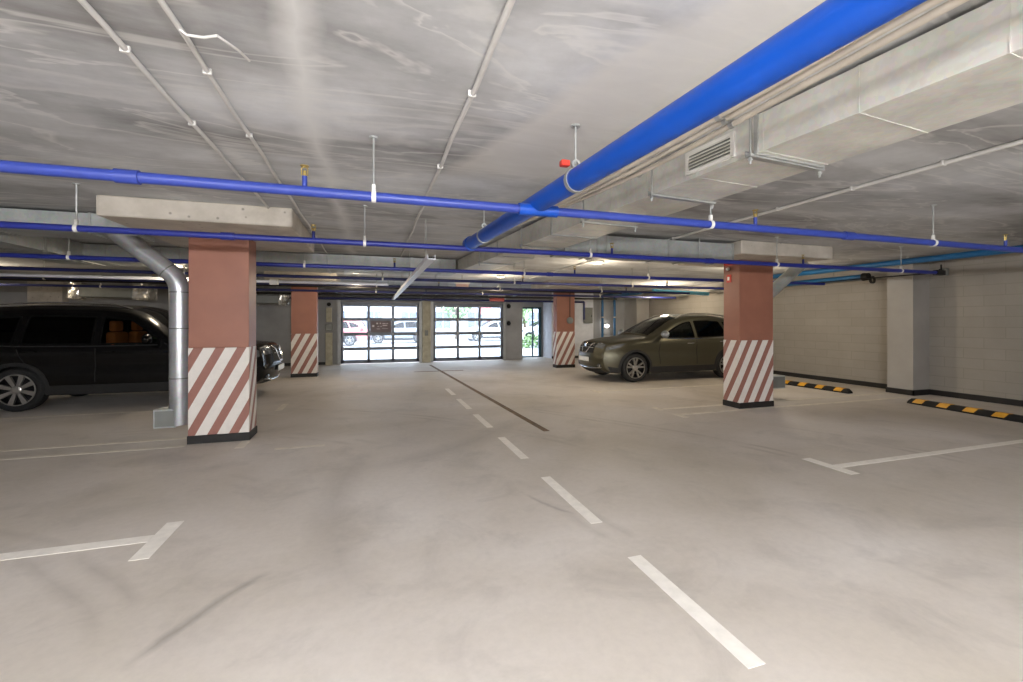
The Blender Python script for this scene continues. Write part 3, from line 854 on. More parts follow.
# pipes along the right wall
def pipe_thing(name, pts, rad, m, label, cat='pipe', clips=(), group=None, rb=.12):
    r = empty(name, Vector(pts[0]), label, cat, group)
    P = bend(pts, rb) if len(pts) > 2 else [Vector(p) for p in pts]
    B().tube(P, rad, 16).build('pipe', m, r, True)
    return r
r = pipe_thing('water_pipe', [(10.1, 2.6, 2.70), (10.1, 9.4, 2.70)], .058, M['teal'], 'thick teal pipe under the ceiling along the right wall')
for y in (3.4, 5.9, 8.4): hang_parts(r, 10.1, y, 2.7, .05)
r = pipe_thing('water_pipe', [(10.4, 6.9, 2.50), (10.4, 10.2, 2.50)], .06, M['teal'], 'short lower teal pipe with a valve along the right wall')
b = B(); b.lathe((10.4, 6.9, 2.5), (0, 1, 0), [(-.08, 0), (-.08, .075), (.04, .085), (.06, .06)], 18); b.build('valve', M['rubber'], r, True)
b = B(); b.lathe((10.4, 6.75, 2.42), (0, 1, 0), [(-.02, .05), (-.02, .08), (.02, .08), (.02, .05), (-.02, .05)], 18); b.build('handwheel', M['rubber'], r, True)
for y in (7.6, 9.6): hang_parts(r, 10.4, y, 2.5, .06)
r = pipe_thing('water_pipe', [(8.55, 12.0, 2.50), (10.7, 12.0, 2.44)], .06, M['cyan'], 'pale cyan pipe above the olive grey car')
for x in (8.9, 10.1): hang_parts(r, x, 12.0, 2.48, .055)
r = pipe_thing('black_cable', [(9.6, 5.13, 2.43), (10.3, 5.4, 2.44), (10.36, 7.0, 2.46), (10.36, 8.2, 2.46)], .014, M['rubber'], 'black cable running under the teal pipes along the right wall', 'cable')
r = empty('valve_set', (9.62, 5.13, 2.4), 'black valve and coupling at the right end of the second pipe', 'valve')
B().box(9.48, 9.70, 5.09, 5.17, 2.33, 2.42, .01).build('valve_body', M['rubber'], r)
B().tube([(9.64, 5.13, 2.42), (9.64, 5.13, 2.52)], .012, 8).build('spindle', M['rubber'], r)
B().box(9.70, 9.80, 5.1, 5.16, 2.33, 2.46, .008).build('actuator', M['electric'], r)
for x, lab in ((9.15, 'left one of two blue pipes dropping down the back right corner'), (9.72, 'right one of two blue pipes dropping down the back right corner')):
    r = pipe_thing('drop_pipe', [(x - .0, 14.4, 2.6), (x, 16.3, 2.6), (x, 16.3, .3)], .05, M['teal'], lab, group='blue drop pipes')
    b = B()
    for z in (.8, 1.7): ring_d(b, (x, 16.3, z), (0, 0, 1), .05, .05)
    b.build('wall_clip', M['steel'], r)
    hang_parts(r, x, 14.8, 2.6, .045)
r = empty('distribution_box', (8.6, YB - .1, 1.6), 'grey electrical box on the back wall above the olive car hood', 'electrical box')
B().box(8.42, 8.78, YB - .18, YB, 1.45, 2.1, .012).build('cabinet', M['electric'], r)
B().box(8.45, 8.75, YB - .19, YB - .18, 1.48, 2.07, .003).build('door', M['electric'], r)
B().box(8.70, 8.72, YB - .205, YB - .19, 1.7, 1.8).build('latch', M['rubber'], r)
r = empty('wall_lamp', (9.45, YB - .15, 1.2), 'small lit white lamp on the back wall between blue drop pipes', 'lamp')
B().box(9.38, 9.52, YB - .1, YB, 1.25, 1.4, .01).build('bracket', M['whiteplastic'], r)
B().ball((9.45, YB - .17, 1.33), .09, (1, .8, .8)).build('bulb', M['spotlamp'], r, True)
# ------------------------------------------------------------------ wheel stops
def wheel_stop(p0, p1, label):
    p0 = Vector(p0 + (0,)); p1 = Vector(p1 + (0,))
    d = (p1 - p0).normalized(); n = Vector((-d.y, d.x, 0)); L = (p1 - p0).length
    r = empty('wheel_stop', (p0 + p1) / 2, label, 'wheel stop', 'striped rubber wheel stops')
    prof = [(-.075, 0), (-.075, .035), (-.04, .095), (.04, .095), (.075, .035), (.075, 0)]
    b = B()
    rings = []
    for s, k in ((0, .55), (.05, 1), (L - .05, 1), (L, .55)):
        rings.append([b.bm.verts.new(p0 + d * s + n * u + Z * (v * k)) for u, v in prof])
    for i in range(3):
        for j in range(5): b.bm.faces.new((rings[i][j], rings[i][j + 1], rings[i + 1][j + 1], rings[i + 1][j]))
        b.bm.faces.new((rings[i][5], rings[i][0], rings[i + 1][0], rings[i + 1][5]))
    b.bm.faces.new(rings[0]); b.bm.faces.new(rings[-1])
    b.build('rubber_bar', M['rubber'], r)
    cnt = max(3, int(L / .36))
    for k in range(cnt):
        s = L * (k + .5) / cnt
        for sg in (-1, 1):
            b = B()
            q = [(s - .10, .079, .03), (s + .06, .079, .03), (s + .10, .043, .098), (s - .06, .043, .098)]
            v = [b.bm.verts.new(p0 + d * a + n * (sg * u) + Z * z) for a, u, z in q]
            v2 = [b.bm.verts.new(p0 + d * a + n * (sg * (u - .006)) + Z * (z - .003)) for a, u, z in q]
            b.bm.faces.new(v); b.bm.faces.new(v2[::-1])
            for i in range(4): b.bm.faces.new((v[i], v[(i + 1) % 4], v2[(i + 1) % 4], v2[i]))
            b.build('yellow_reflector', M['yellow'], r)
        b = B(); a = s
        q = [(-.06, -.043), (.10, -.043), (.10, .043), (-.06, .043)]
        v = [b.bm.verts.new(p0 + d * (s + u) + n * w + Z * .0985) for u, w in q]
        v2 = [b.bm.verts.new(p0 + d * (s + u) + n * w + Z * .094) for u, w in q]
        b.bm.faces.new(v); b.bm.faces.new(v2[::-1])
        for i in range(4): b.bm.faces.new((v[i], v[(i + 1) % 4], v2[(i + 1) % 4], v2[i]))
        b.build('yellow_reflector', M['yellow'], r)
    return r
wheel_stop((9.5, 5.52), (9.22, 3.6), 'black and yellow wheel stop lying right of the grey wall pilaster')
wheel_stop((9.5, 8.25), (9.55, 6.62), 'black and yellow wheel stop lying behind the right near pillar')

# ------------------------------------------------------------------ cars
def pchip(pts):
    xs = [p[0] for p in pts]; ys = [p[1] for p in pts]; n = len(xs)
    h = [xs[i + 1] - xs[i] for i in range(n - 1)]; dl = [(ys[i + 1] - ys[i]) / h[i] for i in range(n - 1)]
    m = [dl[0]] + [0] * (n - 2) + [dl[-1]]
    for i in range(1, n - 1):
        if dl[i - 1] * dl[i] > 0:
            w1 = 2 * h[i] + h[i - 1]; w2 = h[i] + 2 * h[i - 1]
            m[i] = (w1 + w2) / (w1 / dl[i - 1] + w2 / dl[i])
    def f(x):
        if x <= xs[0]: return ys[0]
        if x >= xs[-1]: return ys[-1]
        i = 0
        while x > xs[i + 1]: i += 1
        t = (x - xs[i]) / h[i]
        return ((1 + 2 * t) * (1 - t) ** 2 * ys[i] + t * (1 - t) ** 2 * h[i] * m[i] + t * t * (3 - 2 * t) * ys[i + 1] + t * t * (t - 1) * h[i] * m[i + 1])
    return f

def inside(poly, x, y):
    c = False; n = len(poly)
    for i in range(n):
        x1, y1 = poly[i]; x2, y2 = poly[(i + 1) % n]
        if (y1 > y) != (y2 > y) and x < (x2 - x1) * (y - y1) / (y2 - y1) + x1: c = not c
    return c

def shrink(poly, d):
    """inset a polygon (any winding) by d"""
    n = len(poly); A = sum(poly[i][0] * poly[(i + 1) % n][1] - poly[(i + 1) % n][0] * poly[i][1] for i in range(n))
    s = 1 if A > 0 else -1; out = []
    for i in range(n):
        p0, p1, p2 = Vector(poly[i - 1]), Vector(poly[i]), Vector(poly[(i + 1) % n])
        e0 = (p1 - p0).normalized(); e1 = (p2 - p1).normalized()
        n0 = Vector((-e0.y, e0.x)) * s; n1 = Vector((-e1.y, e1.x)) * s
        bi = (n0 + n1); k = max(.35, bi.length_squared / 2)
        out.append(tuple(p1 + bi * (d / k)))
    return out

def dense(poly, step):
    out = []
    n = len(poly)
    for i in range(n):
        a, b = Vector(poly[i]), Vector(poly[(i + 1) % n])
        k = max(1, int((b - a).length / step))
        for j in range(k): out.append(tuple(a + (b - a) * j / k))
    return out

def round_poly(poly, rad, n=4):
    out = []
    m = len(poly)
    for i in range(m):
        p0, p1, p2 = Vector(poly[i - 1]), Vector(poly[i]), Vector(poly[(i + 1) % m])
        a = p0 - p1; c = p2 - p1
        r_ = min(rad, a.length * .45, c.length * .45)
        q0 = p1 + a.normalized() * r_; q1 = p1 + c.normalized() * r_
        for k in range(n + 1):
            t = k / n
            out.append(tuple(q0 * (1 - t) ** 2 + p1 * 2 * t * (1 - t) + q1 * t ** 2))
    return out

class Car:
    """SUV shell: x forward length from nose (0) to tail (L); built with the nose towards -x"""
    def __init__(s, top, bot, L, belt, width, wheels, wr, roofw):
        s.T = pchip(top); s.Bt = pchip(bot); s.L = L; s.belt = belt; s.w = width / 2; s.wheels = wheels; s.wr = wr; s.roofw = roofw
        s.zroof = max(p[1] for p in top)
    def W(s, x, z):
        w = s.w
        bl = s.belt
        if z > bl:
            t = (z - bl) / (s.zroof - bl)
            w = s.w * (.965 - (.965 - s.roofw) * t ** 1.25)
        elif z > bl - .16:
            t = (z - (bl - .16)) / .16
            w = s.w * (1 - .035 * t * t)
        elif z < .55:
            w = s.w * (1 - .05 * ((.55 - z) / .35) ** 2)
        # feature crease
        w -= .012 * math.exp(-((z - (bl - .34)) / .1) ** 2)
        fx = max(0, (1.0 - x) / 1.0); w *= 1 - .26 * fx ** 2.6
        rx = max(0, (x - (s.L - .8)) / .8); w *= 1 - .13 * rx ** 2.2
        d = s.T(x) - z
        k = max(0, 1 - d / .10)
        w *= 1 - .10 * k * k
        return w
    def side(s, sg, x, z, off=0.):
        return Vector((x, sg * (s.W(x, z) + off), z))
    def over(s, x, y, upper=True, off=0.):
        """point on the over-the-top strip: y in -1..1"""
        f = s.T if upper else s.Bt
        z = f(x); e = .004
        xa, xb = max(0, x - e), min(s.L, x + e)
        dx, dz = xb - xa, f(xb) - f(xa)
        n = Vector((-dz, 0, dx)) * (1 if upper else -1)
        if n.length < 1e-9: n = Vector((0, 0, 1))
        n.normalize()
        if x <= e: n = Vector((-1, 0, 0))
        if x >= s.L - e: n = Vector((1, 0, 0))
        w = s.W(x, min(z, s.T(x)))
        horiz = abs(n.x)
        c = (.045 * (1 - horiz) + .16 * horiz) if upper else (.0 * (1 - horiz) + .16 * horiz)
        return Vector((x, y * w, z)) + n * (c * (1 - abs(y) ** 2.4) + off)

    def patch(s, poly, sg, off=.006, thick=.012, step=.06, inner=None):
        """patch on the side following a 2D outline; inner = ring"""
        b = B()
        if inner is None:
            # fan of rows: scan in x with vertical spans through triangulated outline
            po = dense(poly, step)
            vs = [b.bm.verts.new((x, 0, z)) for x, z in po]
            f = b.bm.faces.new(vs)
            xs = [p[0] for p in po]; zs = [p[1] for p in po]
            k = min(xs) + step * 1.5
            while k < max(xs):
                bmesh.ops.bisect_plane(b.bm, geom=b.bm.verts[:] + b.bm.edges[:] + b.bm.faces[:], plane_co=(k, 0, 0), plane_no=(1, 0, 0)); k += step * 1.5
            k = min(zs) + step
            while k < max(zs):
                bmesh.ops.bisect_plane(b.bm, geom=b.bm.verts[:] + b.bm.edges[:] + b.bm.faces[:], plane_co=(0, 0, k), plane_no=(0, 0, 1)); k += step
        else:
            n = len(poly)
            vo = [b.bm.verts.new((x, 0, z)) for x, z in poly]; vi = [b.bm.verts.new((x, 0, z)) for x, z in inner]
            for i in range(n): b.bm.faces.new((vo[i], vo[(i + 1) % n], vi[(i + 1) % n], vi[i]))
        for v in b.bm.verts: v.co = s.side(sg, v.co.x, v.co.z, off)
        g = bmesh.ops.extrude_face_region(b.bm, geom=b.bm.faces[:])
        for v in [e for e in g['geom'] if isinstance(e, bmesh.types.BMVert)]: v.co.y -= sg * thick
        return b
    def strip(s, x0, x1, y0, y1, upper=True, off=.006, thick=.012, nx=10, ny=10):
        """patch on the over-the-top surface between x0..x1 and y0..y1; y's may be functions of t"""
        b = B()
        g = []; g2 = []
        for i in range(nx + 1):
            t = i / nx; x = x0 + (x1 - x0) * t
            a = y0(t) if callable(y0) else y0; c = y1(t) if callable(y1) else y1
            g.append([b.bm.verts.new(s.over(x, a + (c - a) * j / ny, upper, off)) for j in range(ny + 1)])
            g2.append([b.bm.verts.new(s.over(x, a + (c - a) * j / ny, upper, off - thick)) for j in range(ny + 1)])
        for i in range(nx):
            for j in range(ny):
                b.bm.faces.new((g[i][j], g[i][j + 1], g[i + 1][j + 1], g[i + 1][j]))
                b.bm.faces.new((g2[i][j], g2[i + 1][j], g2[i + 1][j + 1], g2[i][j + 1]))
        for i in range(nx):
            b.bm.faces.new((g[i][0], g[i + 1][0], g2[i + 1][0], g2[i][0])); b.bm.faces.new((g[i][ny], g2[i][ny], g2[i + 1][ny], g[i + 1][ny]))
        for j in range(ny):
            b.bm.faces.new((g[0][j], g2[0][j], g2[0][j + 1], g[0][j + 1])); b.bm.faces.new((g[nx][j], g[nx][j + 1], g2[nx][j + 1], g2[nx][j]))
        return b
    def shell(s, holes, ws, rs, res=.03):
        """holes: side polygons; ws / rs: (x0,x1,ymax) windscreen and rear window openings in the strip"""
        b = B()
        xs = []
        x = 0.
        while x < s.L:
            xs.append(x)
            e = min(x, s.L - x)
            x += res if e > .25 else (.004 if e < .02 else .012)
        xs.append(s.L)
        nz = 46
        for sg in (-1, 1):
            G_ = []
            for x in xs:
                z0, z1 = s.Bt(x), s.T(x)
                G_.append([b.bm.verts.new(s.side(sg, x, z0 + (z1 - z0) * k / nz)) for k in range(nz + 1)])
            for i in range(len(xs) - 1):
                for k in range(nz):
                    xm = (xs[i] + xs[i + 1]) / 2
                    z0 = s.Bt(xm); z1 = s.T(xm); zm = z0 + (z1 - z0) * (k + .5) / nz
                    if any(inside(p, xm, zm) for p in holes): continue
                    if any((xm - wx) ** 2 + (zm - s.wr) ** 2 < (s.wr + .045) ** 2 for wx in s.wheels): continue
                    b.bm.faces.new((G_[i][k], G_[i + 1][k], G_[i + 1][k + 1], G_[i][k + 1]))
        ny = 22
        for upper in (True, False):
            G_ = [[b.bm.verts.new(s.over(x, -1 + 2 * j / ny, upper)) for j in range(ny + 1)] for x in xs]
            for i in range(len(xs) - 1):
                xm = (xs[i] + xs[i + 1]) / 2
                for j in range(ny):
                    ym = abs(-1 + 2 * (j + .5) / ny)
                    if upper and any(a < xm < c and ym < yy for a, c, yy in (ws, rs)): continue
                    b.bm.faces.new((G_[i][j], G_[i][j + 1], G_[i + 1][j + 1], G_[i + 1][j]))
        bmesh.ops.remove_doubles(b.bm, verts=b.bm.verts[:], dist=.0008)
        loose = [v for v in b.bm.verts if not v.link_faces]
        bmesh.ops.delete(b.bm, geom=loose, context='VERTS')
        return b

def wheel(parent, x, y, r, sg, spokes, wd=.22, m='rim', split=True):
    """one wheel: tyre with rim, spokes, brake disc"""
    yo = sg
    b = B()
    rr = r * .71
    b.lathe((x, y, r), (0, sg, 0), [(-wd, rr), (-wd, r - .03), (-wd + .03, r), (-.03, r), (0, r - .03), (.004, r - .07), (-.004, rr + .01), (-.01, rr)], 40)
    ty = b.build('wheel', M['tyre'], parent, True)
    b = B()
    b.lathe((x, y, r), (0, sg, 0), [(-.01, rr + .002), (0, rr + .002), (.002, rr - .012), (-.02, rr - .02), (-.12, rr - .03), (-.12, 0)], 36)
    b.build('rim_barrel', M['rimdark'], ty, True)
    b = B()
    b.lathe((x, y, r), (0, sg, 0), [(-.012, rr + .004), (.004, rr + .004), (.006, rr - .012), (-.012, rr - .016)], 36)
    for k in range(spokes):
        offs = (-.13, .13) if split else (0,)
        for of in offs:
            a = 2 * PI * k / spokes + .3
            a0 = a + of * .4; a1 = a + of * 1.6 * (5 / spokes) * 1.1
            p0 = Vector((math.cos(a0) * .05, 0, math.sin(a0) * .05)); p1 = Vector((math.cos(a1) * (rr - .008), 0, math.sin(a1) * (rr - .008)))
            d = (p1 - p0).normalized(); n = Vector((-d.z, 0, d.x))
            hw0, hw1 = (.015, .019) if split else (.022, .036)
            c = Vector((x, y, r)); ys = Vector((0, sg, 0))
            q = [p0 - n * hw0, p1 - n * hw1, p1 + n * hw1, p0 + n * hw0]
            ft = [b.bm.verts.new(c + v + ys * (-.012 if i in (0, 3) else -.002)) for i, v in enumerate(q)]
            bk_ = [b.bm.verts.new(c + v - ys * .05) for v in q]
            b.bm.faces.new(ft); b.bm.faces.new(bk_[::-1])
            for i in range(4): b.bm.faces.new((ft[i], ft[(i + 1) % 4], bk_[(i + 1) % 4], bk_[i]))
    b.lathe((x, y, r), (0, sg, 0), [(-.05, .075), (-.006, .07), (.004, .05), (.006, .03), (.006, 0)], 20)
    b.build('rim', M[m], ty, True)
    return ty

def arch_ring(car, wx, r0, r1):
    o, i_ = [], []
    for k in range(29):
        a = PI * (k / 28) * 1.16 - PI * .08
        o.append((wx + math.cos(a) * r1, car.wr + math.sin(a) * r1)); i_.append((wx + math.cos(a) * r0, car.wr + math.sin(a) * r0))
    return o, i_

def make_car(loc, label, group, P):
    """P: parameter dict"""
    car = Car(P['top'], P['bot'], P['L'], P['belt'], P['width'], P['wheels'], P['wr'], P['roofw'])
    r = empty('parked_car', (0, 0, 0), label, 'car', group)
    wins = [round_poly(w, .05) for w in P['windows']]
    holes = [shrink(w, .012) for w in wins]
    ws, rs = P['ws'], P['rs']
    car.shell(holes, (ws[0] + .02, ws[1] - .02, ws[2] - .03), (rs[0] + .02, rs[1] - .02, rs[2] - .03), P.get('res', .03)).build('body', M[P['paint']], r, True)
    hi = P.get('detail', True)
    for sg in (-1, 1):
        for k, w in enumerate(wins):
            g = car.patch(w, sg, .003, .006).build('side_window', M[P['sideglass'][k]], r)
            if hi:
                w2 = dense(w, .05)
                car.patch(w2, sg, .007, .012, inner=shrink(w2, .03)).build('window_seal', M['seal'], g)
        for wx in P['wheels']:
            o, i_ = arch_ring(car, wx, car.wr + .035, car.wr + .095)
            o = [(x, max(z, car.Bt(x) + .005)) for x, z in o]; i_ = [(x, max(z, car.Bt(x) + .005)) for x, z in i_]
            b = B(); n = len(o)
            vo = [car.side(sg, x, z, .012) for x, z in o]; vi = [car.side(sg, x, z, .016) for x, z in i_]
            vb = [car.side(sg, x, z, -.07) for x, z in i_]
            A = [b.bm.verts.new(v) for v in vo]; Bv = [b.bm.verts.new(v) for v in vi]; Cv = [b.bm.verts.new(v) for v in vb]
            A0 = [b.bm.verts.new(car.side(sg, x, z, -.004)) for x, z in o]
            for k in range(n - 1):
                b.bm.faces.new((A0[k], A0[k + 1], A[k + 1], A[k])); b.bm.faces.new((A[k], A[k + 1], Bv[k + 1], Bv[k])); b.bm.faces.new((Bv[k], Bv[k + 1], Cv[k + 1], Cv[k]))
            b.build('arch_trim', M['clad'], r, True)
            # inner wheel housing
            b = B()
            q = [(wx + math.cos(PI * k / 16) * (car.wr + .05), car.wr + math.sin(PI * k / 16) * (car.wr + .05)) for k in range(17)]
            yi, yo = sg * (car.w - .34), sg * (car.w - .07)
            p1 = [b.bm.verts.new((x, yi, z)) for x, z in q]; p2 = [b.bm.verts.new((x, yo, z)) for x, z in q]
            for k in range(16): b.bm.faces.new((p1[k], p1[k + 1], p2[k + 1], p2[k]))
            b.bm.faces.new(p1)
            b.build('wheel_housing', M['rubber'], r)
            wheel(r, wx, sg * (car.W(wx, .6) - .025), car.wr, sg, P['spokes'], split=P.get('split', True))
        # sill cladding
        x0, x1 = P['wheels'][0] + car.wr + .09, P['wheels'][1] - car.wr - .09
        zb = car.Bt((x0 + x1) / 2)
        car.patch([(x0, zb + .01), (x1, zb + .01), (x1 + .02, zb + .17), (x0 - .02, zb + .17)], sg, .012, .02, .12).build('sill_cladding', M['clad'], r)
        if hi:
            for ln in P['shuts']:
                w = .007
                pl_ = [(x - w, z) for x, z in ln] + [(x + w, z) for x, z in ln[::-1]]
                car.patch(pl_, sg, .0015, .004, .08).build('door_gap', M['rubber'], r)
            for hx, hz in P['handles']:
                b = B(); w_ = car.W(hx, hz)
                b.tube([(hx - .09, sg * (w_ - .005), hz), (hx - .075, sg * (w_ + .03), hz + .004), (hx + .075, sg * (w_ + .03), hz + .006), (hx + .09, sg * (w_ - .005), hz + .002)], .013, 10)
                b.build('door_handle', M[P['handlemat']], r, True)
            car.patch(P['chromeline'], sg, .006, .008, .1).build('window_chrome', M[P.get('linemat', 'chrome')], r)
        # lamps
        car.patch(round_poly(P['headside'], .03), sg, .008, .02, .05).build('headlamp', M['lamp'], r)
        car.patch(round_poly(P['tailside'], .03), sg, .008, .02, .05).build('tail_lamp', M['tail'], r)
        if hi and P['paint'] == 'bodygreen':
            car.patch([(.16, .27), (.38, .235), (.40, .36), (.10, .40)], sg, .008, .015, .06).build('bumper_cladding', M['clad'], r)
        # mirror
        mx, mz = P['mirror']; w_ = car.W(mx, mz)
        b = B(); b.ball((mx, sg * (w_ + .15), mz + .06), .13, (.62, 1.0, .72), 3)
        for v in b.bm.verts:
            if v.co.x > mx + .035: v.co.x = mx + .035
        mo = b.build('door_mirror', M[P['mirrormat']], r, True)
        B().tube([(mx + .02, sg * (w_ - .01), mz), (mx + .0, sg * (w_ + .1), mz + .01)], .022, 10).build('mirror_arm', M['clad'], mo, True)
        # roof rails
        xa, xb = P['rail']
        pts = []
        for i in range(17):
            t = i / 16; x = xa + (xb - xa) * t
            pts.append(car.over(x, sg * .93, True, .045 * min(1, 8 * min(t, 1 - t)) + .002))
        B().tube(pts, .016, 10).build('roof_rail', M[P['railmat']], r, True)
    car.strip(ws[0], ws[1], -ws[2], ws[2], True, .003, .006, 14, 14).build('windscreen', M['autoglass'], r, True)
    car.strip(rs[0], rs[1], -rs[2], rs[2], True, .003, .006, 10, 12).build('rear_window', M['privglass'], r, True)
    if hi:
        # front: grille, chrome, intake, plate
        gx = P['grille']
        gr = car.strip(gx[0], gx[1], -.62, .62, True, .006, .03, 10, 14).build('grille', M['rubber'], r)
        b = B()
        for y in (-.07, .07):
            pass
        for sg in (-1, 1):
            pts = [car.over(gx[1], sg * .50, True, .014), car.over((gx[0] * .3 + gx[1] * .7), sg * .40, True, .016), car.over(gx[0], sg * .16, True, .016)]
            b.tube(pts, .016, 8)
        b.tube([car.over(gx[0], -.16, True, .016), car.over(gx[0], .16, True, .016)], .016, 8)
        for t in (.35, .62):
            x = gx[0] + (gx[1] - gx[0]) * t
            b.tube([car.over(x, -.55 + 1.1 * j / 8, True, .01) for j in range(9)], .007, 6)
        b.build('grille_bars', M['chrome'], gr, True)
        b = B(); b.lathe(car.over(gx[0] + (gx[1] - gx[0]) * .55, 0, True, .01), (-1, 0, .15), [(0, .055), (.015, .055), (.02, .045), (.02, 0)], 20); b.build('badge', M['chrome'], gr, True)
        car.strip(.16, .06, -.78, .78, False, .008, .03, 8, 14).build('lower_intake', M['clad'], r)
        b = B(); q = [car.over(.045, -.9 + 1.8 * j / 12, False, .014) for j in range(13)]; b.tube(q, .014, 8); b.build('bumper_chrome', M['chrome'], r, True)
        for sg in (-1, 1):
            car.strip(P['headfront'][0], P['headfront'][1], sg * .64, sg * .985, True, .008, .02, 6, 8).build('headlamp', M['lamp'], r)
            b = B(); c_ = car.over(.03, sg * .8, False, .012); b.lathe(c_, (-1, sg * .3, 0), [(-.02, .05), (.01, .05), (.012, .04), (.012, 0)], 16); b.build('fog_lamp', M['lamp'], r, True)
        q = car.over(.0, 0, True, .02)
        B().box(q.x - .012, q.x + .012, -.26, .26, .50, .61, .004).build('number_plate', M['plate'], r)
        # interior
        for sx, col in ((P['seatx'], P['seatmats'][0]), (P['seatx'] + .95, P['seatmats'][1])):
            for sy in (-.38, .38):
                b = B(); b.box(sx - .25, sx + .22, sy - .24, sy + .24, .45, .68, .06)
                b.box(sx + .14, sx + .30, sy - .24, sy + .24, .6, 1.32, .05); b.box(sx + .18, sx + .29, sy - .14, sy + .14, 1.33, 1.52, .03)
                b.build('seat', M[col], r, True)
        B().box(P['seatx'] - 1.0, P['seatx'] - .6, -.68, .68, .7, .98, .06).build('dashboard', M['seat'], r)
        b = B(); b.lathe((P['seatx'] - .46, -.38 * P.get('drive', 1), .98), (-1, 0, .35), [(-.012, .175), (.0, .188), (.012, .175), (.0, .162), (-.012, .175)], 24)
        b.build('steering_wheel', M['rubber'], r, True)
        b = B(); b.box(.9, P['L'] - .7, -.7, .7, .32, .44); b.build('cabin_floor', M['seat'], r)
    return r

XT = dict(  # mid-size crossover
    L=4.64, width=1.83, belt=1.08, wheels=(.80, 3.63), wr=.36, roofw=.70, paint='bodygreen',
    top=[(0, .66), (.015, .76), (.05, .86), (.13, .935), (.3, .985), (.6, 1.035), (.95, 1.075), (1.22, 1.10), (1.36, 1.165), (1.75, 1.37), (2.08, 1.535), (2.36, 1.615), (2.75, 1.668), (3.2, 1.665), (3.7, 1.615), (4.1, 1.545), (4.27, 1.505), (4.36, 1.40), (4.48, 1.16), (4.57, .99), (4.62, .84), (4.64, .70)],
    bot=[(0, .66), (.01, .54), (.035, .42), (.09, .32), (.2, .25), (.5, .215), (1.0, .21), (2.3, .215), (3.6, .22), (4.2, .28), (4.5, .36), (4.6, .46), (4.63, .58), (4.64, .70)],
    windows=[[(1.58, 1.10), (1.56, 1.14), (1.98, 1.36), (2.28, 1.475), (2.55, 1.525), (2.58, 1.09)],
             [(2.66, 1.09), (2.64, 1.535), (3.1, 1.545), (3.46, 1.52), (3.62, 1.13)],
             [(3.7, 1.14), (3.56, 1.51), (3.85, 1.455), (4.13, 1.33), (4.2, 1.22)]],
    sideglass=['autoglass', 'privglass', 'privglass'], ws=(1.30, 2.24, .86), rs=(4.30, 4.50, .80),
    spokes=5, shuts=[[(1.50, .45), (1.46, .75), (1.5, 1.0), (1.62, 1.12)], [(2.62, .42), (2.61, .8), (2.62, 1.08)], [(3.42, .62), (3.56, .85), (3.66, 1.1)], [(1.5, .45), (2.0, .43), (2.62, .42)][:0] or [(1.5, .46), (1.502, .47)]],
    handles=[(2.42, .95), (3.46, .985)], handlemat='chrome',
    chromeline=[(1.7, 1.075), (2.6, 1.062), (3.4, 1.075), (4.15, 1.185), (4.15, 1.2), (3.4, 1.095), (2.6, 1.082), (1.7, 1.095)],
    headside=[(.06, .80), (.09, .885), (.35, .95), (.52, .975), (.42, .90), (.25, .83)], tailside=[(4.2, .95), (4.3, 1.12), (4.42, 1.14), (4.5, 1.0), (4.4, .93)],
    headfront=(.035, .11), grille=(.006, .07), mirror=(1.56, 1.13), mirrormat='bodysilver', rail=(2.2, 4.0), railmat='rim', seatx=2.15, seatmats=('seat', 'seat'), drive=-1)  # silver mirror cap: bright reflection put into the colour
BS = dict(  # boxier large SUV
    L=4.80, width=1.88, belt=1.10, wheels=(.86, 3.63), wr=.365, roofw=.78, paint='bodyblack',
    top=[(0, .66), (.012, .80), (.04, .92), (.10, 1.0), (.3, 1.045), (.7, 1.09), (1.05, 1.12), (1.26, 1.14), (1.40, 1.21), (1.75, 1.49), (1.98, 1.655), (2.2, 1.735), (2.6, 1.775), (3.2, 1.785), (3.8, 1.765), (4.3, 1.72), (4.5, 1.67), (4.60, 1.5), (4.68, 1.2), (4.74, 1.0), (4.78, .84), (4.80, .70)],
    bot=[(0, .66), (.01, .54), (.03, .44), (.08, .36), (.2, .30), (.5, .26), (1.0, .25), (2.3, .25), (3.6, .26), (4.3, .32), (4.65, .40), (4.76, .48), (4.79, .58), (4.80, .70)],
    windows=[[(1.66, 1.11), (1.62, 1.19), (1.86, 1.40), (2.08, 1.56), (2.5, 1.60), (2.52, 1.10)],
             [(2.60, 1.10), (2.58, 1.605), (3.1, 1.62), (3.52, 1.61), (3.60, 1.11)],
             [(3.68, 1.12), (3.60, 1.605), (4.1, 1.58), (4.42, 1.5), (4.46, 1.16)]],
    sideglass=['clearauto', 'privglass', 'privglass'], sealmat='seal', ws=(1.34, 2.10, .88), rs=(4.52, 4.70, .82),
    spokes=8, split=False, shuts=[[(1.42, .48), (1.38, .8), (1.42, 1.0), (1.56, 1.12)], [(2.56, .46), (2.55, .8), (2.56, 1.1)], [(3.45, .7), (3.56, .9), (3.64, 1.1)]],
    handles=[(2.38, .98), (3.44, 1.0)], handlemat='bodyblack', linemat='clad',
    chromeline=[(1.66, 1.08), (2.6, 1.07), (3.6, 1.08), (4.4, 1.12), (4.4, 1.135), (3.6, 1.10), (2.6, 1.09), (1.66, 1.10)],
    headside=[(.06, .82), (.08, .95), (.35, 1.03), (.55, 1.05), (.5, .95), (.3, .86)], tailside=[(4.5, .95), (4.55, 1.25), (4.64, 1.25), (4.68, 1.0), (4.6, .93)],
    headfront=(.02, .08), grille=(.003, .05), mirror=(1.76, 1.14), mirrormat='bodyblack', rail=(2.15, 4.3), railmat='chrome', seatx=2.27, seatmats=('orange', 'seat'), drive=-1)

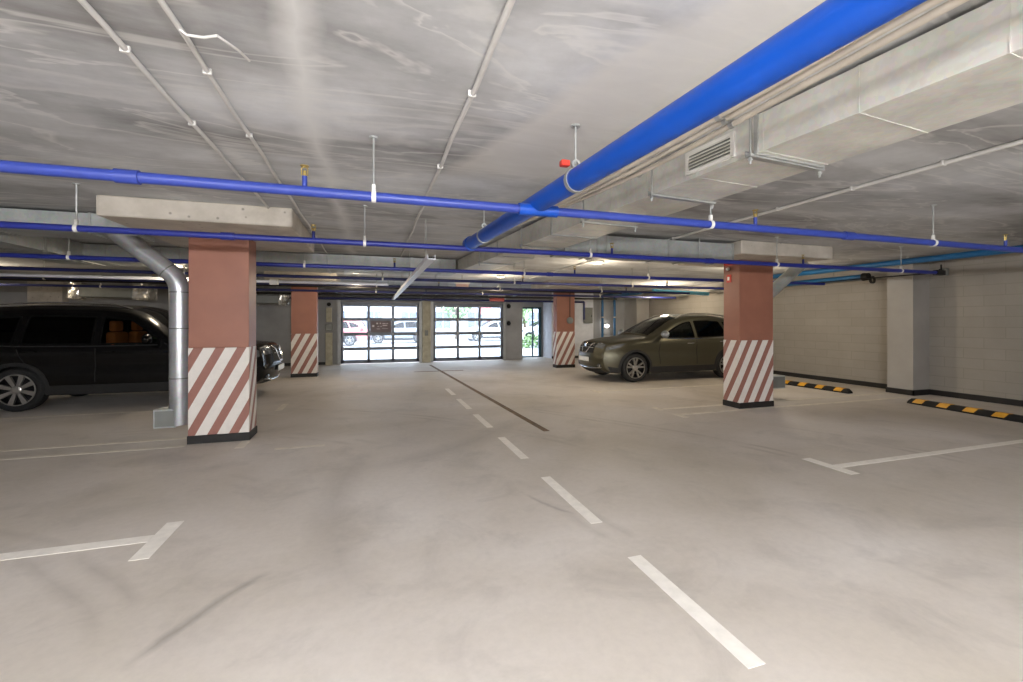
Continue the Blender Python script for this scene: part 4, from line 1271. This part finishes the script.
cr = make_car(None, 'olive grey crossover car parked behind the right near pillar', None, XT)
cr.location = (5.43, 10.33, 0)                                     # nose towards -X
cl = make_car(None, 'black sport utility car parked behind the left near pillar', None, BS)
cl.rotation_euler.z = PI; cl.location = (-2.02, 10.36, 0)          # nose towards +X

# ------------------------------------------------------------------ outside, seen through the gates
struct('ground', B().box(-60, 70, YB + 1.25, 90, -.2, -.02), M['asphalt'])
struct('ground_apron', B().box(-1.3, 5.2, YB + .2, YB + 1.26, -.19, .0), M['asphalt'])
o1 = dict(XT); o1.update(detail=False, res=.06)
def out_car(paint, x, y, rz, label):
    p = dict(o1); p['paint'] = paint; p['mirrormat'] = paint; p['sideglass'] = ['privglass'] * 3
    c = make_car(None, label, 'cars parked outside', p)
    c.location = (x, y, -.02); c.rotation_euler.z = rz
    return c
out_car('bodyred', -5.0, 30.5, 0, 'pale red car outside, seen through the left gate')
out_car('bodysilver', -.4, 33.0, 0, 'silver car outside, seen through the left gate')
out_car('bodywhite', 7.0, 34.5, .1, 'white car outside, seen through the right gate')
out_car('bodywhite', 9.9, 30.5, .1, 'white car outside, seen through the glass exit door')
# facade across the street
r = empty('apartment_building', (0, 44, 0), 'pale apartment building across the street, seen through the gates', 'building')
B().box(-30, 18, 44, 54, 0, 18).build('facade', M['facade'], r)
for z in (3.0, 6.2, 9.4):
    B().box(-30.1, 18.1, 43.8, 44, z, z + .35).build('facade_band', M['ledge'], r)
k = 0
for z in (.9, 3.9, 7.1):
    for i in range(14):
        x = -27 + i * 3.3
        w_ = B().box(x, x + 1.5, 43.9, 44.02, z, z + 1.6).build('window', M['facadewin'], r)
        B().box(x - .05, x + 1.55, 43.86, 43.9, z + .76, z + .84).box(x + .71, x + .79, 43.86, 43.9, z, z + 1.6).build('window_bars', M['facade'], w_)
r = empty('banner', (9.3, 40, 0), 'red banner pole outside, seen through the right gate', 'banner')
B().tube([(9.6, 40, 0), (9.6, 40, 7)], .06, 10).build('pole', M['steel'], r)
B().box(9.66, 10.7, 39.97, 40.03, 2.2, 6.8).build('cloth', M['banner'], r)

def tree(x, y, h, cr_, label, name='street_tree', n=420):
    r = empty(name, (x, y, 0), label, 'tree', 'trees outside')
    B().tube([(x, y, 0), (x + .1, y, h * .3), (x - .05, y, h * .6), (x, y, h * .85)], [.16, .13, .09, .03], 10).build('trunk', M['bark'], r, True)
    b = B()
    for i in range(n):
        a, q = random.uniform(0, 2 * PI), random.random() ** .5
        zz = random.uniform(-1, 1); rad = cr_ * math.sqrt(max(0, 1 - zz * zz)) * q
        c = Vector((x + rad * math.cos(a), y + rad * math.sin(a), h * .72 + zz * h * .34))
        s_ = random.uniform(.12, .26) * cr_ / 1.6
        u = Vector((random.uniform(-1, 1), random.uniform(-1, 1), random.uniform(-1, 1))).normalized(); w = u.orthogonal().normalized()
        v = [b.bm.verts.new(c + u * s_), b.bm.verts.new(c + w * s_ * .6), b.bm.verts.new(c - u * s_), b.bm.verts.new(c - w * s_ * .6)]
        b.bm.faces.new(v)
    b.build('foliage', M['leaf'], r, fix=False)
tree(11.4, 34.5, 5.0, 1.7, 'leafy green tree outside, seen through the glass exit door')
tree(7.0, 38, 4.6, 1.6, 'green tree outside, seen at the top of the right gate')
tree(12.9, 37, 3.6, .9, 'slim green tree behind the others outside the glass exit door')
def bush(x, y, sx, sz, label):
    b = B()
    for i in range(700):
        c = Vector((x + random.uniform(-1, 1) * sx, y + random.uniform(-.35, .35), random.random() * sz))
        s_ = random.uniform(.06, .14)
        u = Vector((random.uniform(-1, 1), random.uniform(-1, 1), random.uniform(-1, 1))).normalized(); w = u.orthogonal().normalized()
        b.bm.faces.new([b.bm.verts.new(c + u * s_), b.bm.verts.new(c + w * s_ * .6), b.bm.verts.new(c - u * s_), b.bm.verts.new(c - w * s_ * .6)])
    tag(b.build('hedge', M['leaf'], None, origin=(x, y, 0), fix=False), label, 'hedge')
bush(9.6, 24.2, 1.3, .75, 'low green hedge outside the glass exit door')

# ------------------------------------------------------------------ lamps
def fill_luminaire(x, y, label, power, col=(1., .90, .76), along='y', z=2.70, ln=1.2):  # unseen lamp added to brighten the near floor and ceiling
    r = empty('fill_lamp', (x, y, z), label, 'lamp', 'added fill lamps behind the viewer')
    h = ln / 2
    if along == 'y': f = lambda a, b_, c, d, e, g: (x + a, x + b_, y + c, y + d, z + e, z + g)
    else: f = lambda a, b_, c, d, e, g: (x + c, x + d, y + a, y + b_, z + e, z + g)
    B().box(*f(-.05, .05, -h, h, .035, .06), .008).build('housing', M['whiteplastic'], r)
    B().box(*f(-.04, .04, -h + .03, h - .03, -.01, .035), .012).build('diffuser', M['fillglow'], r)
    b = B()
    for s in (-.35, .35):
        p = f(0, 0, s, s, .06, .06)
        b.tube([(p[0], p[2], z + .06), (p[0], p[2], CZ)], .008, 6)
    b.build('suspension', M['steel'], r)
    for s in (-.3, .3):
        L = bpy.data.lights.new('fill_light', 'POINT'); L.energy = power / 2; L.color = col; L.shadow_soft_size = .12
        o = bpy.data.objects.new('fill_light', L); COL.objects.link(o)
        p = f(0, 0, s, s, 0, 0); o.location = (p[0], p[2], z - .16)
    return r
CW = (.985, .985, 1.)
fill_luminaire(-2.6, -1.6, 'added tube lamp, unseen behind the viewer on the left', 420, CW, z=2.28)
fill_luminaire(.6, -2.4, 'added tube lamp, unseen behind the viewer over the lane', 1000, CW, z=2.28)
fill_luminaire(3.6, -2.6, 'added tube lamp, unseen behind the viewer on the right', 190, CW, z=2.28)
def round_lamp(x, y, label, power, col=(1., .84, .62)):
    r = empty('round_lamp', (x, y, CZ), label, 'lamp', 'round lamps on the far ceiling')
    B().lathe((x, y, CZ), (0, 0, -1), [(0, .13), (.03, .13), (.035, .115)], 24).build('base_ring', M['whiteplastic'], r, True)
    B().lathe((x, y, CZ - .03), (0, 0, -1), [(0, .115), (.02, .11), (.035, .08), (.04, 0)], 24).build('diffuser', M['bulklamp'], r, True)
    L = bpy.data.lights.new('lamp_light', 'POINT'); L.energy = power * 1.4; L.color = col; L.shadow_soft_size = .1
    o = bpy.data.objects.new('lamp_light', L); COL.objects.link(o); o.location = (x, y, CZ - .5)
for x, y, p, lab in ((4.55, 8.3, 38, 'round ceiling lamp over the nose of the olive grey car'), (8.4, 7.9, 45, 'round ceiling lamp hidden behind the right near pillar'),
                     (3.4, 11.7, 34, 'round ceiling lamp over the lane before the right gate'), (-.4, 11.7, 34, 'round ceiling lamp over the lane before the left gate'),
                     (-8.3, 12.9, 25, 'round ceiling lamp at the far left behind the black car'), (9.3, 12.6, 85, 'round ceiling lamp over the rear of the olive grey car'),
                     (-3.6, 10.0, 22, 'round ceiling lamp over the black car hood')):
    round_lamp(x, y, lab, p)

# sky
w = bpy.data.worlds.new('sky'); S.world = w; w.use_nodes = True
bg = w.node_tree.nodes['Background']
nb = NB(w)
tc = nb.n('ShaderNodeTexCoord'); sp = nb.n('ShaderNodeSeparateXYZ'); nb.l(tc.outputs['Generated'], sp.inputs[0])
col = nb.ramp(sp.outputs['Z'], [(.0, (.92, .95, 1., 1)), (.5, (.80, .89, 1., 1))])
nb.l(col, bg.inputs['Color']); bg.inputs['Strength'].default_value = 9.

# ------------------------------------------------------------------ camera
cam = bpy.data.cameras.new('camera'); co = bpy.data.objects.new('camera', cam); COL.objects.link(co)
co.location = (0, 0, 1.5); co.rotation_euler = (PI / 2, 0, -math.radians(17.6))
cam.sensor_width = 36; cam.lens = 439 / 1023 * 36
cam.shift_y = -19 / 1023
cam.clip_start = .05; cam.clip_end = 300
S.camera = co
vs = S.view_settings
vs.view_transform = 'Standard'; vs.look = 'None'; vs.gamma = 1; vs.exposure = 0
vs.use_curve_mapping = False
S.cycles.use_denoising = True
S.cycles.max_bounces = 10; S.cycles.diffuse_bounces = 6; S.cycles.transparent_max_bounces = 16
S.cycles.sample_clamp_indirect = 6
